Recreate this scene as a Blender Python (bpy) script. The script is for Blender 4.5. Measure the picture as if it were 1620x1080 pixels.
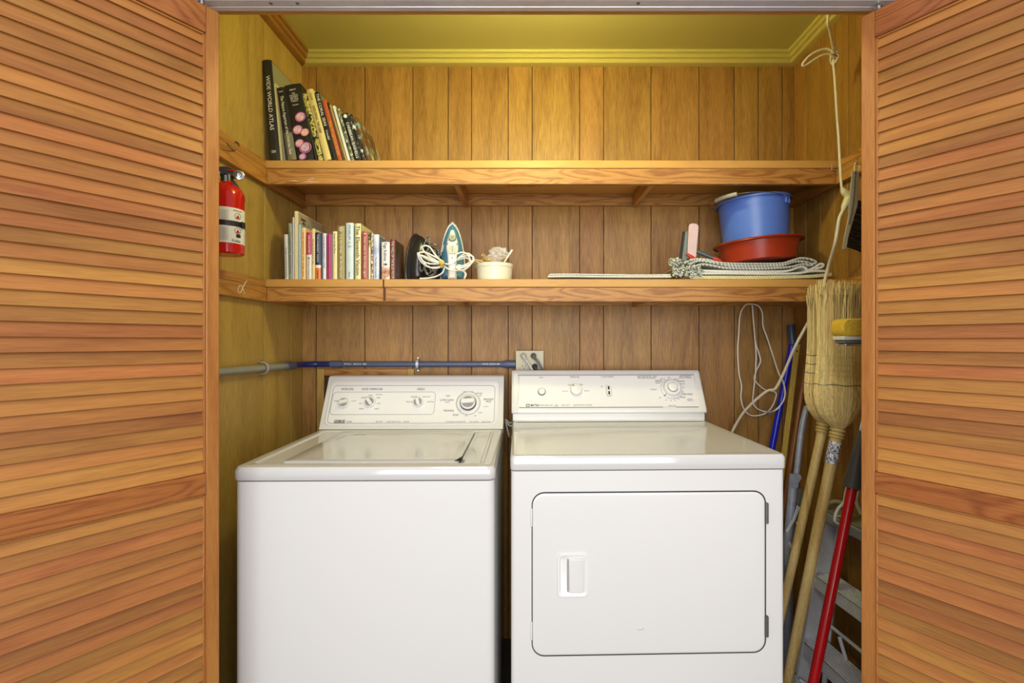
import bpy, bmesh, math, random
from mathutils import Vector, Matrix, Euler, noise
rnd = random.Random(7)
PI = math.pi
for o in list(bpy.data.objects): bpy.data.objects.remove(o)
scn = bpy.context.scene
col = scn.collection

# ---------------------------------------------------------------- camera
EYE = 1.24; FPX = 777.0; CX = 837.0
cam_d = bpy.data.cameras.new('camera'); cam = bpy.data.objects.new('camera', cam_d)
col.objects.link(cam); scn.camera = cam
cam.location = (0, 0, EYE); cam.rotation_euler = (PI / 2, 0, 0)
cam_d.sensor_width = 36; cam_d.lens = 36 * FPX / 1620; cam_d.shift_x = -(CX - 810) / 1620
cam_d.clip_start = 0.02
# ---------------------------------------------------------------- view, world, lights
scn.view_settings.view_transform = 'Standard'; scn.view_settings.look = 'None'
scn.view_settings.gamma = 1; scn.view_settings.exposure = 0.0
scn.view_settings.use_curve_mapping = False
world = bpy.data.worlds.new('world'); scn.world = world; world.use_nodes = True
world.node_tree.nodes['Background'].inputs[0].default_value = (0.98, 0.98, 1.0, 1)
world.node_tree.nodes['Background'].inputs[1].default_value = 0.60
def area(name, loc, rot, sx, sy, power, colr):
    d = bpy.data.lights.new(name, 'AREA'); d.shape = 'RECTANGLE'; d.size = sx; d.size_y = sy
    d.energy = power; d.color = colr
    o = bpy.data.objects.new(name, d); col.objects.link(o); o.location = loc; o.rotation_euler = rot
    return o
# daylight from the room behind the camera, and that room's ceiling light
area('room_window_light', (0.2, -1.9, 1.35), (PI / 2, 0, 0), 2.8, 1.8, 86, (1.0, 0.985, 0.97))
area('room_ceiling_light', (-0.25, -0.5, 2.38), (math.radians(38), 0, 0), 0.5, 0.5, 13, (1.0, 0.95, 0.9))
# the bare bulb under the closet ceiling, behind the header
pl = bpy.data.lights.new('closet_bulb_light', 'POINT'); pl.energy = 15.5; pl.color = (0.97, 0.92, 0.43)
pl.shadow_soft_size = 0.035
plo = bpy.data.objects.new('closet_bulb_light', pl); col.objects.link(plo); plo.location = (0.03, 1.29, 2.225)

# ---------------------------------------------------------------- helpers
def P(px, py, Y):
    return Vector(((px - CX) / FPX * Y, Y, EYE - (py - 540) / FPX * Y))
def tag(o, label=None, cat=None, group=None, kind=None):
    if label: o['label'] = label
    if cat: o['category'] = cat
    if group: o['group'] = group
    if kind: o['kind'] = kind
    return o
def empty(name, loc=(0, 0, 0), rot=(0, 0, 0), parent=None):
    o = bpy.data.objects.new(name, None); col.objects.link(o)
    o.empty_display_size = 0.05
    o.location = loc; o.rotation_euler = rot
    if parent: o.parent = parent
    return o
def wm(o):
    m = o.matrix_basis.copy(); p = o.parent
    while p: m = p.matrix_basis @ m; p = p.parent
    return m
def thing(name, label, cat, loc=(0, 0, 0), rot=(0, 0, 0), group=None):
    return tag(empty(name, loc, rot), label, cat, group)
def frame_to(d):
    d = Vector(d).normalized(); a = Vector((0, 0, 1)) if abs(d.z) < 0.9 else Vector((1, 0, 0))
    u = a.cross(d).normalized(); v = d.cross(u)
    return u, v
def catmull(pts, n=8, closed=False):
    pts = [Vector(p) for p in pts]; out = []; N = len(pts)
    rng = range(N if closed else N - 1)
    for i in rng:
        if closed: p0, p1, p2, p3 = pts[i - 1], pts[i], pts[(i + 1) % N], pts[(i + 2) % N]
        else: p0, p1, p2, p3 = pts[max(i - 1, 0)], pts[i], pts[i + 1], pts[min(i + 2, N - 1)]
        for k in range(n):
            t = k / n
            out.append(0.5 * ((2 * p1) + (p2 - p0) * t + (2 * p0 - 5 * p1 + 4 * p2 - p3) * t * t + (3 * p1 - p0 - 3 * p2 + p3) * t ** 3))
    if not closed: out.append(pts[-1])
    return out
def rrect(w, h, r, n=5, cx=0, cy=0):
    o = []
    for (sx, sy, a0) in ((1, 1, 0), (-1, 1, 90), (-1, -1, 180), (1, -1, 270)):
        for k in range(n + 1):
            a = math.radians(a0 + 90 * k / n)
            o.append((cx + sx * (w / 2 - r) + r * math.cos(a), cy + sy * (h / 2 - r) + r * math.sin(a)))
    return o
def circ(r, n=24, cx=0, cy=0, ry=None):
    ry = r if ry is None else ry
    return [(cx + r * math.cos(2 * PI * k / n), cy + ry * math.sin(2 * PI * k / n)) for k in range(n)]
class MB:
    def __init__(s, M=None): s.v = []; s.f = []; s.M = M or Matrix()
    def add(s, vs, fs):
        b = len(s.v); s.v += [s.M @ Vector(v) for v in vs]; s.f += [tuple(b + i for i in f) for f in fs]; return s
    def box(s, lo, hi):
        x0, y0, z0 = lo; x1, y1, z1 = hi
        return s.add([(x0, y0, z0), (x1, y0, z0), (x1, y1, z0), (x0, y1, z0), (x0, y0, z1), (x1, y0, z1), (x1, y1, z1), (x0, y1, z1)],
                     [(0, 3, 2, 1), (4, 5, 6, 7), (0, 1, 5, 4), (1, 2, 6, 5), (2, 3, 7, 6), (3, 0, 4, 7)])
    def loft(s, rings, cap=True, closed=True):
        n = len(rings[0]); vs = [p for r in rings for p in r]; fs = []
        for i in range(len(rings) - 1):
            for k in range(n if closed else n - 1):
                a = i * n + k; b = i * n + (k + 1) % n
                fs.append((a, b, b + n, a + n))
        if cap and closed:
            fs.append(tuple(reversed(range(n)))); fs.append(tuple((len(rings) - 1) * n + k for k in range(n)))
        return s.add(vs, fs)
    def prism(s, poly, a, b, axis='z'):
        """polygon extruded from a to b along axis; polygon coords are the other two axes in order"""
        def pt(p, h):
            return {'z': (p[0], p[1], h), 'y': (p[0], h, p[1]), 'x': (h, p[0], p[1])}[axis]
        return s.loft([[pt(p, a) for p in poly], [pt(p, b) for p in poly]])
    def tube(s, path, r, n=8, closed=False, cap=True):
        path = [Vector(p) for p in path]; N = len(path); rings = []
        t0 = (path[1] - path[0]); u, v = frame_to(t0)
        for i, p in enumerate(path):
            if closed: t = path[(i + 1) % N] - path[i - 1]
            else: t = path[min(i + 1, N - 1)] - path[max(i - 1, 0)]
            t.normalize(); u = (u - t * u.dot(t)).normalized(); v = t.cross(u)
            rr = r[i] if isinstance(r, (list, tuple)) else r
            rings.append([p + (u * math.cos(2 * PI * k / n) + v * math.sin(2 * PI * k / n)) * rr for k in range(n)])
        if closed: rings.append(rings[0]); cap = False
        return s.loft(rings, cap)
    def cyl(s, a, b, r, r2=None, n=20):
        return s.tube([a, b], [r, r if r2 is None else r2], n)
    def lathe(s, prof, c=(0, 0, 0), n=32, cap=True, sx=1, sy=1):
        c = Vector(c)
        rings = [[c + Vector((r * math.cos(2 * PI * k / n) * sx, r * math.sin(2 * PI * k / n) * sy, z)) for k in range(n)] for r, z in prof]
        return s.loft(rings, cap)
    def build(s, name, mat, parent=None, world=False, bevel=0, smooth=True, seg=2, sub=0):
        vs = s.v
        if world and parent: inv = wm(parent).inverted(); vs = [inv @ v for v in vs]
        me = bpy.data.meshes.new(name); me.from_pydata([tuple(v) for v in vs], [], s.f); me.update()
        bm = bmesh.new(); bm.from_mesh(me); bmesh.ops.recalc_face_normals(bm, faces=bm.faces); bm.to_mesh(me); bm.free()
        me.materials.append(mat)
        o = bpy.data.objects.new(name, me); col.objects.link(o)
        if parent: o.parent = parent
        if smooth:
            for p in me.polygons: p.use_smooth = True
            bm = bmesh.new(); bm.from_mesh(me)
            for e in bm.edges:
                if len(e.link_faces) == 2 and e.calc_face_angle(0) > math.radians(38): e.smooth = False
            bm.to_mesh(me); bm.free()
        if bevel:
            m = o.modifiers.new('bevel', 'BEVEL'); m.width = bevel; m.segments = seg; m.limit_method = 'ANGLE'
            m.angle_limit = math.radians(35); m.harden_normals = False
        if sub:
            m = o.modifiers.new('sub', 'SUBSURF'); m.levels = sub; m.render_levels = sub
        return o
def sbox(lo, hi): return MB().box(lo, hi)
def text_mesh(name, txt, size, M, mat, parent, ext=0.0004, align='CENTER', width=None, spacing=1.0, shear=0, bold=0.0, world=False):
    cu = bpy.data.curves.new(name, 'FONT'); cu.body = txt; cu.size = size; cu.extrude = ext; cu.align_x = align; cu.align_y = 'CENTER'
    cu.resolution_u = 3; cu.space_character = spacing; cu.shear = shear; cu.offset = bold
    t = bpy.data.objects.new('tmp_text', cu); col.objects.link(t)
    dg = bpy.context.evaluated_depsgraph_get()
    me = bpy.data.meshes.new_from_object(t.evaluated_get(dg)); bpy.data.objects.remove(t)
    if width:
        xs = [v.co.x for v in me.vertices]; k = width / max(1e-6, max(xs) - min(xs))
        for v in me.vertices: v.co.x *= k
    if world and parent: M = wm(parent).inverted() @ M
    me.transform(M); me.materials.clear(); me.materials.append(mat); me.name = name
    o = bpy.data.objects.new(name, me); col.objects.link(o)
    if parent: o.parent = parent
    return o
def mframe(o, u, v):
    """matrix: local x -> u, y -> v, z -> u x v, origin o"""
    u = Vector(u).normalized(); v = Vector(v).normalized(); n = u.cross(v)
    M = Matrix((u, v, n)).transposed().to_4x4(); M.translation = Vector(o); return M

# ---------------------------------------------------------------- materials
def srgb(r, g, b):
    f = lambda c: (c / 255 / 12.92) if c <= 10.3 else ((c / 255 + 0.055) / 1.055) ** 2.4
    return (f(r), f(g), f(b), 1)
def newmat(name):
    m = bpy.data.materials.new(name); m.use_nodes = True
    nt = m.node_tree; return m, nt, nt.nodes['Principled BSDF']
def N(nt, t, **kw):
    n = nt.nodes.new(t)
    for k, v in kw.items(): setattr(n, k, v)
    return n
def plain(name, rgb, rough=0.5, metal=0.0, noise_amt=0.06, nscale=30, bump=0.0, bscale=200, spec=0.5, alpha=1, trans=0, island=0.0, coat=0):
    m, nt, b = newmat(name)
    b.inputs['Roughness'].default_value = rough; b.inputs['Metallic'].default_value = metal
    b.inputs['Specular IOR Level'].default_value = spec; b.inputs['Alpha'].default_value = alpha
    b.inputs['Transmission Weight'].default_value = trans; b.inputs['Coat Weight'].default_value = coat
    tc = N(nt, 'ShaderNodeTexCoord'); nz = N(nt, 'ShaderNodeTexNoise'); nz.inputs['Scale'].default_value = nscale
    nz.inputs['Detail'].default_value = 4; nt.links.new(tc.outputs['Object'], nz.inputs['Vector'])
    mr = N(nt, 'ShaderNodeMapRange'); mr.inputs['To Min'].default_value = 1 - noise_amt * 1.6; mr.inputs['To Max'].default_value = 1 + noise_amt * 1.6
    nt.links.new(nz.outputs['Fac'], mr.inputs['Value'])
    hs = N(nt, 'ShaderNodeHueSaturation'); hs.inputs['Color'].default_value = rgb
    if island:
        g = N(nt, 'ShaderNodeNewGeometry'); m2 = N(nt, 'ShaderNodeMapRange')
        m2.inputs['To Min'].default_value = 1 - island; m2.inputs['To Max'].default_value = 1 + island
        nt.links.new(g.outputs['Random Per Island'], m2.inputs['Value'])
        mu = N(nt, 'ShaderNodeMath', operation='MULTIPLY'); nt.links.new(mr.outputs[0], mu.inputs[0]); nt.links.new(m2.outputs[0], mu.inputs[1])
        nt.links.new(mu.outputs[0], hs.inputs['Value'])
    else: nt.links.new(mr.outputs[0], hs.inputs['Value'])
    nt.links.new(hs.outputs[0], b.inputs['Base Color'])
    if bump:
        n2 = N(nt, 'ShaderNodeTexNoise'); n2.inputs['Scale'].default_value = bscale; n2.inputs['Detail'].default_value = 3
        nt.links.new(tc.outputs['Object'], n2.inputs['Vector'])
        bp = N(nt, 'ShaderNodeBump'); bp.inputs['Strength'].default_value = bump; bp.inputs['Distance'].default_value = 0.002
        nt.links.new(n2.outputs['Fac'], bp.inputs['Height']); nt.links.new(bp.outputs[0], b.inputs['Normal'])
    return m
def wood(name, light, dark, axis='z', sc=1.0, rings=7, island=0.12, hue=0.0, rough=0.42, grain=0.5, bump=0.25, pores=0.5, stretch=0.12):
    """boards with contour grain along one axis; every board (mesh island) gets its own tone and offset"""
    m, nt, b = newmat(name); b.inputs['Roughness'].default_value = rough; b.inputs['Specular IOR Level'].default_value = 0.4
    tc = N(nt, 'ShaderNodeTexCoord'); g = N(nt, 'ShaderNodeNewGeometry')
    off = N(nt, 'ShaderNodeVectorMath', operation='SCALE'); off.inputs[0].default_value = (17.3, 9.1, 23.7)
    nt.links.new(g.outputs['Random Per Island'], off.inputs['Scale'])
    ad = N(nt, 'ShaderNodeVectorMath', operation='ADD'); nt.links.new(tc.outputs['Object'], ad.inputs[0]); nt.links.new(off.outputs[0], ad.inputs[1])
    def stretched(s_al, s_ac):
        mp = N(nt, 'ShaderNodeMapping'); k = {'x': 0, 'y': 1, 'z': 2}[axis]
        v = [s_ac] * 3; v[k] = s_al; mp.inputs['Scale'].default_value = v
        nt.links.new(ad.outputs[0], mp.inputs['Vector']); return mp
    # big figure
    n1 = N(nt, 'ShaderNodeTexNoise'); n1.inputs['Scale'].default_value = 1; n1.inputs['Detail'].default_value = 1.5; n1.inputs['Distortion'].default_value = 0.3
    nt.links.new(stretched(8 * sc * stretch, 8 * sc).outputs[0], n1.inputs['Vector'])
    mu = N(nt, 'ShaderNodeMath', operation='MULTIPLY'); mu.inputs[1].default_value = rings * 6.28 * 2; nt.links.new(n1.outputs['Fac'], mu.inputs[0])
    si = N(nt, 'ShaderNodeMath', operation='SINE'); nt.links.new(mu.outputs[0], si.inputs[0])
    mr = N(nt, 'ShaderNodeMapRange'); mr.inputs['From Min'].default_value = -1; nt.links.new(si.outputs[0], mr.inputs['Value'])
    pw = N(nt, 'ShaderNodeMath', operation='POWER'); pw.inputs[1].default_value = 2.2; nt.links.new(mr.outputs[0], pw.inputs[0])
    # fine pores
    n2 = N(nt, 'ShaderNodeTexNoise'); n2.inputs['Scale'].default_value = 1; n2.inputs['Detail'].default_value = 3
    nt.links.new(stretched(20 * sc, 540 * sc).outputs[0], n2.inputs['Vector'])
    n3 = N(nt, 'ShaderNodeTexNoise'); n3.inputs['Scale'].default_value = 1; n3.inputs['Detail'].default_value = 2
    nt.links.new(stretched(1.5, 14).outputs[0], n3.inputs['Vector'])
    a = N(nt, 'ShaderNodeMath', operation='MULTIPLY'); a.inputs[1].default_value = grain; nt.links.new(pw.outputs[0], a.inputs[0])
    r2 = N(nt, 'ShaderNodeMapRange'); r2.inputs['From Min'].default_value = 0.38; r2.inputs['From Max'].default_value = 0.66
    r2.inputs['To Max'].default_value = pores; nt.links.new(n2.outputs['Fac'], r2.inputs['Value'])
    s1 = N(nt, 'ShaderNodeMath', operation='ADD'); nt.links.new(a.outputs[0], s1.inputs[0]); nt.links.new(r2.outputs[0], s1.inputs[1])
    r3 = N(nt, 'ShaderNodeMapRange'); r3.inputs['From Min'].default_value = 0.35; r3.inputs['From Max'].default_value = 0.7
    r3.inputs['To Max'].default_value = 0.35; nt.links.new(n3.outputs['Fac'], r3.inputs['Value'])
    s2 = N(nt, 'ShaderNodeMath', operation='ADD', use_clamp=True); nt.links.new(s1.outputs[0], s2.inputs[0]); nt.links.new(r3.outputs[0], s2.inputs[1])
    mx = N(nt, 'ShaderNodeMix', data_type='RGBA'); mx.inputs['A'].default_value = light; mx.inputs['B'].default_value = dark
    nt.links.new(s2.outputs[0], mx.inputs['Factor'])
    hs = N(nt, 'ShaderNodeHueSaturation')
    mv = N(nt, 'ShaderNodeMapRange'); mv.inputs['To Min'].default_value = 1 - island; mv.inputs['To Max'].default_value = 1 + island
    nt.links.new(g.outputs['Random Per Island'], mv.inputs['Value']); nt.links.new(mv.outputs[0], hs.inputs['Value'])
    wn = N(nt, 'ShaderNodeTexWhiteNoise', noise_dimensions='1D'); nt.links.new(g.outputs['Random Per Island'], wn.inputs['W'])
    mh = N(nt, 'ShaderNodeMapRange'); mh.inputs['To Min'].default_value = 0.5 - hue; mh.inputs['To Max'].default_value = 0.5 + hue
    nt.links.new(wn.outputs['Value'], mh.inputs['Value']); nt.links.new(mh.outputs[0], hs.inputs['Hue'])
    nt.links.new(mx.outputs['Result'], hs.inputs['Color']); nt.links.new(hs.outputs[0], b.inputs['Base Color'])
    if bump:
        bp = N(nt, 'ShaderNodeBump'); bp.inputs['Strength'].default_value = bump; bp.inputs['Distance'].default_value = 0.001
        bp.invert = True
        nt.links.new(s1.outputs[0], bp.inputs['Height']); nt.links.new(bp.outputs[0], b.inputs['Normal'])
    return m
M = {}
M['panel_back'] = wood('walnut_panel', srgb(180, 136, 70), srgb(128, 88, 40), 'z', 1.0, 3, 0.07, 0.005, rough=0.36, grain=0.25, pores=0.6, bump=0.6)
M['panel_side'] = wood('side_panel', srgb(200, 166, 88), srgb(150, 120, 54), 'z', 1.0, 2, 0.06, 0.004, rough=0.5, grain=0.12, pores=0.55, bump=0.4)
M['panel_right'] = wood('right_panel', srgb(178, 134, 62), srgb(128, 88, 34), 'z', 1.0, 2, 0.07, 0.005, rough=0.45, grain=0.15, pores=0.6, bump=0.4)
M['groove'] = plain('groove_dark', srgb(60, 36, 18), 0.7)
M['shelf_x'] = wood('fir_board_x', srgb(196, 146, 76), srgb(132, 80, 36), 'x', 2.6, 5, 0.04, 0.003, grain=0.5, pores=0.3, stretch=0.13, rough=0.4)
M['shelf_top'] = wood('fir_edge', srgb(204, 158, 86), srgb(170, 120, 56), 'x', 1.0, 3, 0.03, 0.003, grain=0.15, pores=0.3, rough=0.4)
M['shelf_y'] = wood('fir_board_y', srgb(196, 142, 70), srgb(136, 82, 32), 'y', 1.3, 5, 0.04, 0.003, grain=0.4, pores=0.3, rough=0.4)
M['slat'] = wood('cedar_slat', srgb(172, 117, 58), srgb(134, 82, 42), 'x', 1.0, 3, 0.20, 0.010, grain=0.3, pores=0.4, rough=0.42, bump=0.15)
M['door_z'] = wood('cedar_stile', srgb(174, 119, 60), srgb(142, 86, 40), 'z', 1.0, 3, 0.05, 0.004, grain=0.25, pores=0.45, rough=0.4)
M['door_x'] = wood('cedar_rail', srgb(168, 104, 52), srgb(124, 68, 32), 'x', 1.2, 8, 0.05, 0.004, grain=0.5, pores=0.4, rough=0.4, stretch=0.25)
M['crown_wood'] = wood('crown_wood', srgb(176, 128, 62), srgb(120, 76, 30), 'y', 1, 2, 0, grain=0.2, pores=0.4)
M['ceiling'] = plain('ceiling_paint', srgb(200, 196, 124), 0.6, noise_amt=0.05, nscale=3, bump=0.1)
M['crown'] = plain('crown_paint', srgb(200, 186, 104), 0.5, noise_amt=0.03)
M['room_wall'] = plain('room_wall_paint', srgb(214, 214, 196), 0.7, noise_amt=0.02)
M['white'] = plain('white_enamel', srgb(222, 222, 221), 0.22, noise_amt=0.004, nscale=4, spec=0.55)
M['white_top'] = plain('white_enamel_top', srgb(206, 206, 206), 0.10, noise_amt=0.004, nscale=4, spec=0.8)
M['console'] = plain('console_white', srgb(230, 230, 230), 0.32, noise_amt=0.004)
M['knob'] = plain('knob_white', srgb(226, 226, 225), 0.3, noise_amt=0.01)
M['knob_grey'] = plain('knob_grey', srgb(150, 150, 148), 0.4)
M['ink'] = plain('black_ink', srgb(26, 26, 28), 0.5, noise_amt=0)
M['ink_grey'] = plain('grey_ink', srgb(96, 96, 98), 0.5, noise_amt=0)
M['ink_white'] = plain('white_ink', srgb(236, 234, 226), 0.5, noise_amt=0)
M['gap'] = plain('gap_black', srgb(18, 18, 18), 0.8)
M['side_steel'] = plain('grey_side_steel', srgb(150, 148, 146), 0.3, noise_amt=0.2, nscale=9)
M['chrome'] = plain('chrome', srgb(206, 206, 210), 0.22, 1.0, noise_amt=0.05)
M['alu'] = plain('aluminium', srgb(216, 218, 224), 0.36, 0.2, noise_amt=0.12, nscale=40, bump=0.15)
M['steel_blue'] = plain('dull_blue_steel', srgb(150, 158, 176), 0.36, 0.2, noise_amt=0.25, nscale=40)
M['track'] = plain('track_metal', srgb(206, 205, 214), 0.3, 0.35, noise_amt=0.05)
# ================================================================ the room
XL, XR, YB, ZC = -0.947, 1.105, 2.05, 2.433
YF0, YF1 = 1.09, 1.20           # front wall of the closet
OL, OR, OZ = -0.84, 0.905, 2.04  # its opening
tag(sbox((-3, -2.2, -0.05), (3, 2.3, 0.0)).build('floor', None or plain('speckled_carpet', srgb(74, 64, 56), 0.95, noise_amt=0.55, nscale=260, bump=0.8), smooth=False), kind='structure')
tag(sbox((XL - 0.1, YF0, ZC), (XR + 0.1, YB + 0.1, ZC + 0.06)).build('ceiling', M['ceiling'], smooth=False), kind='structure')
def plank_wall(name, edges, lo, hi, z0, z1, plane, mat, outward):
    """vertical boards with real grooves between them; plane = ('y', value) or ('x', value)"""
    t, g = 0.012, 0.0016
    mb = MB(); e = [lo] + [v for v in sorted(edges) if lo < v < hi] + [hi]
    for a, b in zip(e[:-1], e[1:]):
        a2, b2 = a + (g if a > lo else 0), b - (g if b < hi else 0)
        if plane[0] == 'y': mb.box((a2, plane[1], z0), (b2, plane[1] + t, z1))
        else:
            x0, x1 = sorted((plane[1], plane[1] + t * outward)); mb.box((x0, a2, z0), (x1, b2, z1))
    w = mb.build(name, mat, smooth=False, bevel=0.0008, seg=1); tag(w, kind='structure')
    bk = MB()
    if plane[0] == 'y': bk.box((lo - 0.1, plane[1] + t - 0.009, z0), (hi + 0.1, plane[1] + 0.1, z1))
    else:
        x0, x1 = sorted((plane[1] + (t - 0.009) * outward, plane[1] + 0.1 * outward)); bk.box((x0, lo, z0), (x1, hi + 0.002, z1))
    bk.build('panel_backing', M['groove'], w, smooth=False)
    return w
ed = [(p - CX) / 379 for p in (500, 577, 653, 709, 746, 804, 842, 917, 955, 1030, 1106, 1162, 1200, 1238)]
plank_wall('wall_back', ed, XL, XR, 0, ZC, ('y', YB), M['panel_back'], 1)
plank_wall('wall_left', [1.25, 1.40, 1.50, 1.657, 1.756, 1.952], YF1, YB, 0, ZC, ('x', XL), M['panel_side'], -1)
plank_wall('wall_right', [1.30, 1.42, 1.50, 1.60, 1.70, 1.774, 1.862, 1.96], YF1, YB, 0, ZC, ('x', XR), M['panel_right'], 1)
fw = MB()
fw.box((-3, YF0, 0), (OL - 0.02, YF1, ZC + 0.06)); fw.box((OR + 0.02, YF0, 0), (3, YF1, ZC + 0.06)); fw.box((OL - 0.02, YF0, OZ + 0.02), (OR + 0.02, YF1, ZC + 0.06))
tag(fw.build('wall_front', M['room_wall'], smooth=False), kind='structure')
jm = MB(); jm.box((OL - 0.02, YF0 - 0.004, 0), (OL, YF1 + 0.004, OZ)); jm.box((OR, YF0 - 0.004, 0), (OR + 0.02, YF1 + 0.004, OZ))
tag(jm.build('trim_1', M['door_z'], bevel=0.001), kind='structure')
tag(sbox((OL - 0.02, YF0 - 0.004, OZ), (OR + 0.02, YF1 + 0.004, OZ + 0.02)).build('trim_2', M['shelf_top'], bevel=0.001), kind='structure')
# crown moulding (profile as offset from wall, drop from ceiling)
prof = [(0, 0), (0.046, 0), (0.047, -0.005), (0.045, -0.010), (0.036, -0.0125), (0.038, -0.016), (0.0385, -0.022), (0.035, -0.027), (0.026, -0.029), (0.027, -0.032), (0.0275, -0.038), (0.024, -0.043), (0.014, -0.046), (0, -0.047)]
def crown(name, mat, pts):
    mb = MB(); mb.loft([[Vector(o) + Vector(n) * p[0] + Vector((0, 0, p[1])) for p in prof] for o, n in pts]); tag(mb.build(name, mat), kind='structure')
crown('trim_3', M['crown'], [((XL, YB, ZC), (1, -1, 0)), ((XR, YB, ZC), (-1, -1, 0))])
crown('trim_4', M['crown_wood'], [((XL, YF1, ZC), (1, 0, 0)), ((XL, YB, ZC), (1, -1, 0))])
crown('trim_5', M['crown'], [((XR, YF1, ZC), (-1, 0, 0)), ((XR, YB, ZC), (-1, -1, 0))])
# bifold track
tr = thing('door_track', 'silver metal sliding door track under the closet header', 'door track', (0, 1.127, OZ))
k = MB()
k.prism([(-0.022, 0), (0.044, 0), (0.044, -0.0125), (0.031, -0.0125), (0.030, -0.0105), (0.026, -0.0105), (0.025, -0.0125), (0.008, -0.0125), (0.008, -0.003), (-0.008, -0.003), (-0.008, -0.0125), (-0.022, -0.0125)], OL + 0.01, OR - 0.01, 'x')
k.build('channel', M['track'], tr, smooth=False)
for px in (428, 470, 1010): MB().cyl(((px - CX) / 680, 0.017, -0.0136), ((px - CX) / 680, 0.017, -0.0124), 0.004, n=12).build('track_screw', M['ink_grey'], tr)
# louvred doors ------------------------------------------------------------
def louver_door(name, far, ang, W=0.61, H=2.0):
    """local x runs from the far (closet) edge towards the camera; local y = thickness, -y faces the camera"""
    flip = 1 if ang[0] > 0 else -1
    d = Vector((ang[0], ang[1], 0)).normalized()
    a = math.atan2(d.y, d.x)
    root = tag(empty(name, (far[0], far[1], 0.012), (0, 0, a)), kind='structure')
    # which local y faces the camera
    s = 1 if (Matrix.Rotation(a, 3, 'Z') @ Vector((0, 1, 0))).dot(Vector((-far[0], -far[1], 0))) > 0 else -1
    T = 0.028; SW = 0.028
    def bx(x0, x1, z0, z1, y0=0.0, y1=-T):
        ya, yb = sorted((y0 * s, y1 * s)); return sbox((x0, ya, z0), (x1, yb, z1))
    zt = H - 0.012
    for x0 in (0, W - SW): bx(x0, x0 + SW, 0, zt).build('stile', M['door_z'], root, bevel=0.002)
    mr0, mr1 = 0.878, 0.926
    bx(SW, W - SW, zt - 0.062, zt).build('top_rail', M['door_x'], root, bevel=0.0015)
    bx(SW, W - SW, mr0, mr1).build('middle_rail', M['door_x'], root, bevel=0.0015)
    bx(SW, W - SW, 0, 0.11).build('bottom_rail', M['door_x'], root, bevel=0.0015)
    for z0, z1 in ((0.11, mr0), (mr1, zt - 0.062)):
        f = MB()
        for (x0, x1, a0, a1) in ((SW, SW + 0.005, z0, z1), (W - SW - 0.005, W - SW, z0, z1), (SW, W - SW, z0, z0 + 0.005), (SW, W - SW, z1 - 0.005, z1)):
            ya, yb = sorted((-0.004 * s, -0.024 * s)); f.box((x0, ya, a0), (x1, yb, a1))
        f.build('bead_frame', M['door_z'], root, bevel=0.001, seg=1)
        mb = MB(); n = round((z1 - z0) / 0.0282); p = (z1 - z0) / n
        for i in range(n):
            zb = z0 + i * p + 0.0015
            # slat cross-section in (y,z): bottom edge at the face, top edge recessed
            yb_, yt = -0.0030, -0.0105; hh = p + 0.0060
            q = [(yb_, zb), (yb_ - 0.0036, zb + 0.0002), (yt - 0.003, min(zb + hh, z1) - 0.001), (yt, min(zb + hh, z1))]
            mb.prism([(y * s, z) for y, z in q], SW + 0.004, W - SW - 0.004, 'x')
        mb.build('louver_slats', M['slat'], root, bevel=0.0008, seg=1, smooth=False)
    pn = MB(); pn.cyl((0.03, -T / 2 * s, zt), (0.03, -T / 2 * s, zt + 0.028), 0.0035); pn.cyl((0.03, -T / 2 * s, zt + 0.004), (0.03, -T / 2 * s, zt + 0.012), 0.008)
    pn.build('pivot_pin', M['chrome'], root)
    return root
louver_door('door_1', (-0.725, 1.150), (-0.545, -0.838), H=2.01)
louver_door('door_2', (0.784, 1.160), (0.553, -0.833), H=2.006)

# ================================================================ shelves
def shelf(label, zt, zb, name='closet_shelf'):
    r = thing(name, label, 'shelf', ((XL + XR) / 2, 1.731, zt), group='wooden closet shelves')
    yf = 1.731
    def b(nm, lo, hi, mat, bev=0.0015):
        m = MB().box(lo, hi); return m.build(nm, mat, r, world=True, bevel=bev)
    b('shelf_board', (XL + 0.001, yf, zt - 0.029), (XR - 0.001, YB - 0.001, zt), M['shelf_top'], 0.003)
    b('front_board', (XL + 0.021, yf + 0.002, zb), (XR - 0.021, yf + 0.022, zt - 0.0295), M['shelf_x'])
    b('back_cleat', (XL + 0.021, YB - 0.020, zb + 0.008), (XR - 0.021, YB - 0.001, zt - 0.0295), M['shelf_x'])
    b('side_cleat', (XL + 0.001, 1.21, zb), (XL + 0.020, YB - 0.001, zt - 0.0295), M['shelf_y'])
    b('side_cleat', (XR - 0.020, 1.21, zb), (XR - 0.001, YB - 0.001, zt - 0.0295), M['shelf_y'])
    b('side_cleat_cap', (XL + 0.001, 1.21, zt - 0.029), (XL + 0.020, yf - 0.001, zt - 0.004), M['shelf_y'])
    b('side_cleat_cap', (XR - 0.020, 1.21, zt - 0.029), (XR - 0.001, yf - 0.001, zt - 0.004), M['shelf_y'])
    for x in ((737 - CX) / 385, (1005 - CX) / 385):
        b('cross_support', (x - 0.01 , yf + 0.023, zb + 0.001), (x + 0.01, YB - 0.021, zt - 0.0295), M['shelf_y'])
    return r
Z1, Z2 = 1.879, 1.460
s1 = shelf('upper wooden closet shelf carrying a leaning row of tall books', Z1, 1.795)
s2 = shelf('lower wooden closet shelf carrying paperbacks, irons and a bucket', Z2, 1.381)
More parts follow.
